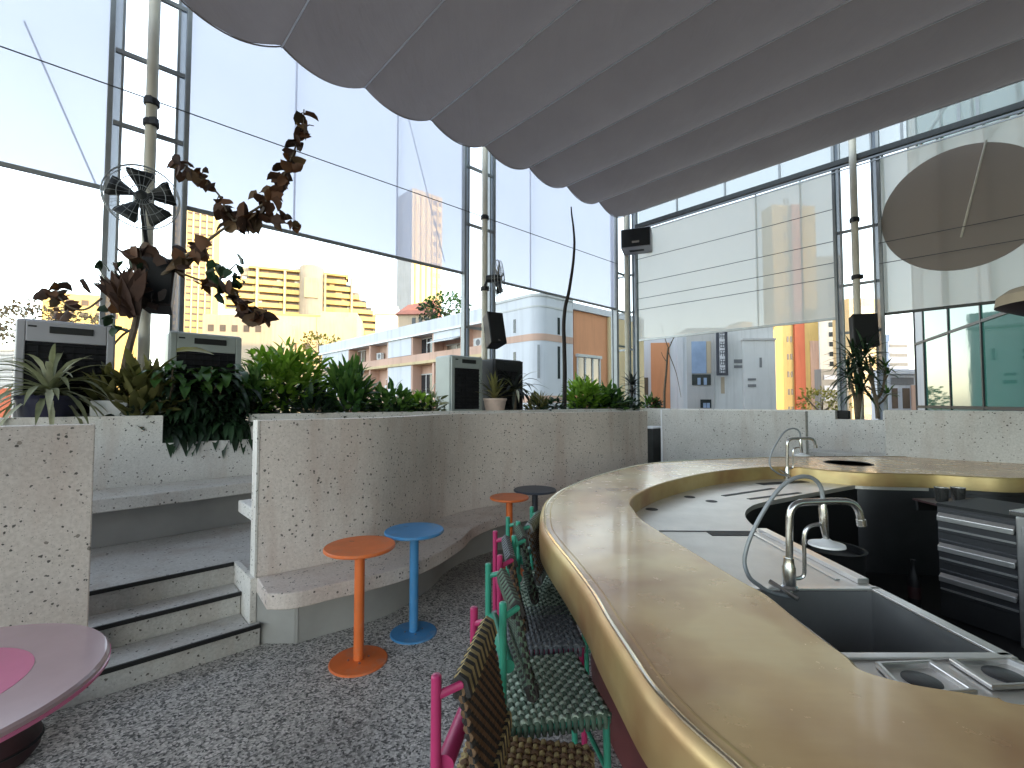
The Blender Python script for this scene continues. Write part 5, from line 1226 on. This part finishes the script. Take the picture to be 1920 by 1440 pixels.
# --- right: white and orange house
wo, W, h = box_building('house', 1196, 1287, 632, 40, 3, 'w_white', 'white house with an orange panel behind the bare sapling', -10)
lbox(wo, 'orange_panel', 'w_orange', -W*.22, -.06, 0, W*.16, -.005, h-.5); lbox(wo, 'pier', 'w_white', W*.3, -.2, 0, W*.42, -.01, h)
lbox(wo, 'window', 'win_brown', -W*.42, -.05, h-5, -W*.28, .05, h-3.5)
# --- grey block with the vertical sign
Yg = 47.
gb, W, h = box_building('commercial_block', 1289, 1450, 614, Yg, 4, 'w_pale', 'pale grey block with a dark vertical sign in the middle right distance', -6)
px_l = lambda px: -W/2+(px-1289)/(1450-1289)*W
zl = lambda py: zt(py, Yg)-GZ
lbox(gb, 'stepped_wing', 'w_pale', px_l(1392), -.5, 0, px_l(1449), -.01, zl(640)); 
lbox(gb, 'side_bay', 'w_grey', px_l(1289)-.05, -.25, 0, px_l(1338), -.01, h-.2)
lbox(gb, 'window', 'win_blue', px_l(1297), -.32, zl(700), px_l(1324), -.26, zl(640)); lbox(gb, 'blind_panel', 'w_beige', px_l(1325), -.31, zl(700), px_l(1333), -.26, zl(640))
for (a, b, y0, y1) in ((1297,1332,722,702),(1312,1332,765,749)):
    w = lbox(gb, 'window', 'win', px_l(a), -.33, zl(y0), px_l(b), -.26, zl(y1))
    for q in (.35, .68): x = px_l(a+(b-a)*q); lbox(gb, 'pane', 'win_blue', x-.12, -.36, zl(y0)+.02, x+.18, -.335, zl(y1)-.35, w)
for (a, b, y0, y1) in ((1377,1392,681,674),(1377,1392,690,685),(1398,1413,714,710),(1398,1413,726,721),(1420,1424,690,672)):
    v = lbox(gb, 'vent', 'w_dark', px_l(a), -.55 if a > 1390 else -.06, zl(y0), px_l(b), -.505 if a > 1390 else -.005, zl(y1))
lbox(gb, 'rust_stain', 'w_beige', px_l(1352), -.03, zl(738), px_l(1359), -.004, zl(707)); lbox(gb, 'coping', 'w_grey', px_l(1392)-.1, -.6, zl(640), px_l(1449)+.1, 0, zl(640)+.2)
cS = Vector((xp(1355, Yg-.9), Yg-.9, zt(705, Yg)))
sg = thing('vertical_sign', cS, 'dark framed vertical sign with pale characters on the grey block', 'sign')
ws = 20*Yg/F/2; hs = zt(622, Yg)-zt(705, Yg)
m = MB(); m.box(-ws, -.1, 0, ws, .1, hs); m.build('board', M['sign_dark'], sg, local=True)
m = MB(); m.box(-ws*.55, -.12, .25, ws*.45, -.101, hs-.25); m.build('plate', M['sign_pale'], sg, local=True)
m = MB()
for k in range(5):                                                # blocky character strokes
    z = hs-.62-k*.86; m.mi = 0
    for (a, b, c_, d_) in ((-.34,.3,.0,.07),(-.34,.3,.26,.32),(-.05,.03,-.28,.32),(-.34,-.26,-.2,.2),(.2,.28,-.25,.16),(-.3,.26,-.3,-.23))[:6 if k % 2 else 5]: m.box(ws*(a*1.4), -.135, z+c_, ws*(b*1.4), -.121, z+d_)
m.build('characters', M['sign_dark'], sg, local=True)
m = MB(); m.box(-ws*.2, .1, hs*.2, ws*.2, .75, hs*.25); m.box(-ws*.2, .1, hs*.75, ws*.2, .75, hs*.8); m.build('bracket', M['w_dark'], sg, local=True)
# --- sunlit yellow and red tower
ys, W, h = box_building('tower_block', 1452, 1541, 385, 95, 3.5, 'w_yellow', 'yellow sunlit tower with a red orange stripe behind the right blind', 4)
pl = lambda px: -W/2+(px-1448)/(1541-1448)*W
lbox(ys, 'red_stripe', 'w_red', pl(1487), -.5, 0, pl(1508), -.01, h)
for k in range(14): 
    z = 10+k*3.6; lbox(ys, 'window', 'win_brown', pl(1473), -.06, z, pl(1477), .05, z+1.2); lbox(ys, 'window', 'win_brown', pl(1480), -.06, z, pl(1484), .05, z+1.2)
lbox(ys, 'pale_panel', 'w_pink', pl(1522), -.1, 0, pl(1540), -.005, h*.5)
y2, W, h = box_building('house', 1380, 1462, 618, 80, 5, 'w_yellow', 'low yellow sunlit building showing above the grey block', 10)
for k in range(4): x = -W*.4+k*W*.2; lbox(y2, 'window', 'w_cream', x, -.06, h-2.4, x+1.2, .05, h-1.0)
lbox(y2, 'roof_room', 'w_cream', -W*.3, 1, h, 0, 4.5, h+1.5)
# --- grey apartment with dots, lower dark block
ga, W, h = box_building('tower_block', 1542, 1584, 480, 110, 3.5, 'w_grey', 'narrow grey tower with a column of small dark windows, left of the square speaker', -12)
for k in range(14): z = h-3-k*2.35; lbox(ga, 'window', 'win', -W*.12, -.06, z, W*.12, .05, z+1.1)
lbox(ga, 'pale_edge', 'w_white', W*.28, -.3, 0, W*.40, -.005, h)
dk, W, h = box_building('house', 1540, 1592, 692, 70, 1.6, 'w_dark', 'dark low block at the foot of the narrow grey tower', 0)
for k in range(3): lbox(dk, 'window', 'w_blue', -W*.4, -.06, h-1.6-k*1.6, W*.3, -.005, h-.9-k*1.6)
pb, W, h = box_building('apartment_block', 1592, 1665, 560, 90, 4, 'w_cream', 'pale sunlit block behind the right steel post', 8)
for k in range(8): lbox(pb, 'window', 'win_brown', -W*.3, -.06, h-3-k*3., W*.2, .05, h-1.6-k*3.)
fb_, W, h = box_building('tower_block', 1668, 1706, 640, 150, 6, 'w_blue', 'distant blue grey tower between the right post and the glass office', 0)
for k in range(7): lbox(fb_, 'window_band', 'w_dark', -W*.45, -.1, h-2-k*3, W*.45, -.005, h-1-k*3)
lbox(fb_, 'roof_room', 'w_blue', -W*.3, 1, h, W*.1, 5, h+2.5)
wl_, W, h = box_building('house', 1664, 1722, 692, 46, 2.2, 'w_white', 'old white house with dark windows in front of the blue grey tower', 0)
lbox(wl_, 'dark_frieze', 'w_dark', -W*.4, -.1, h-1.55, W*.35, -.005, h-.85)
for x0, x1 in ((-.38,-.2), (-.02,.2)): lbox(wl_, 'window', 'win_brown', W*x0, -.1, h-3.9, W*x1, -.005, h-1.9)
lbox(wl_, 'pilaster', 'w_pink', W*.26, -.14, 0, W*.45, -.005, h-1.6); lbox(wl_, 'cornice', 'w_white', -W*.5, -.4, h-.5, W*.5, -.005, h-.2)
# --- glass office
P0 = Vector((26, 30, 0)); dg = Vector((-.454, -.891, 0)).normalized(); ng = Vector((dg.y, -dg.x, 0)); ng = -ng if ng.x > 0 else ng
go = thing('office_building', (P0.x, P0.y, GZ), 'glass office building with teal panes and dark mullions at the right edge', 'building')
SL_ = 50.; HT_ = 30.
m = MB(); e = P0+dg*SL_; m.prism([tuple((P0-ng*.3).xy), tuple((e-ng*.3).xy), (95, e.y-20), (95, 28), (40, 31)], GZ, HT_); m.build('core', M['w_dark'], go)
ss = [0, 1.7, 5.7, 9.6, 13.6]+[13.6+4.*k for k in range(1, 10)]
ss = [s for s in ss if s < SL_]+[SL_]
zs = [GZ, -2.6, 1.35, 5.38, 9.4, 13.4, 17.4, 21.4, 25.4, HT_]
for i in range(len(ss)-1):
    for j in range(1, len(zs)-1):
        if i > 7 and j > 4: continue
        m = MB(); tl = rnd.uniform(-.02,.02); m.fbox(P0, dg, ng, ss[i]+.08, ss[i+1]-.08, zs[j]+.08, zs[j+1]-.08, -.2, -.14+tl); m.build('pane', M['office'] if not (i == 0) else M['w_grey'], go)
for s in ss: m = MB(); m.fbox(P0, dg, ng, s-.06, s+.06, GZ, HT_, -.24, -.08); m.build('mullion', M['nosing'], go)
for z in zs[1:]: m = MB(); m.fbox(P0, dg, ng, 0, SL_, z-.07, z+.07, -.24, -.09); m.build('transom', M['nosing'], go)

# ================================================================== light
EL, AZ = 13., 118.
w = bpy.data.worlds.new('World'); sc.world = w; w.use_nodes = True; nt = w.node_tree
sky = nt.nodes.new('ShaderNodeTexSky'); sky.sky_type = 'NISHITA'; sky.sun_disc = False; sky.sun_elevation = R(EL); sky.sun_rotation = R(AZ); sky.altitude = 100; sky.air_density = 1.0; sky.dust_density = 0.9; sky.ozone_density = 1.5
bg = nt.nodes['Background']; bg.inputs['Strength'].default_value = .15; hs_ = nt.nodes.new('ShaderNodeHueSaturation'); hs_.inputs['Saturation'].default_value = .6
L(nt, sky.outputs[0], hs_.inputs['Color']); L(nt, mix(nt, 1., hs_.outputs['Color'], (1.0,.968,.885), 'MULTIPLY'), bg.inputs['Color'])
sun = bpy.data.lights.new('sun', 'SUN'); sun.energy = 1.0; sun.angle = R(.5); sun.color = (1, .72, .34)
so = bpy.data.objects.new('sun', sun); C.objects.link(so)
sd = Vector((math.sin(R(AZ))*math.cos(R(EL)), math.cos(R(AZ))*math.cos(R(EL)), math.sin(R(EL)))); so.rotation_euler = sd.to_track_quat('Z', 'Y').to_euler(); so.location = (0, 0, 60)
sc.view_settings.view_transform = 'Standard'; sc.view_settings.look = 'None'; sc.view_settings.gamma = 1; sc.view_settings.exposure = 2.95
sc.cycles.use_denoising = True; sc.cycles.max_bounces = 10; sc.cycles.transparent_max_bounces = 16; sc.cycles.diffuse_bounces = 6
sc.cycles.sample_clamp_indirect = 8
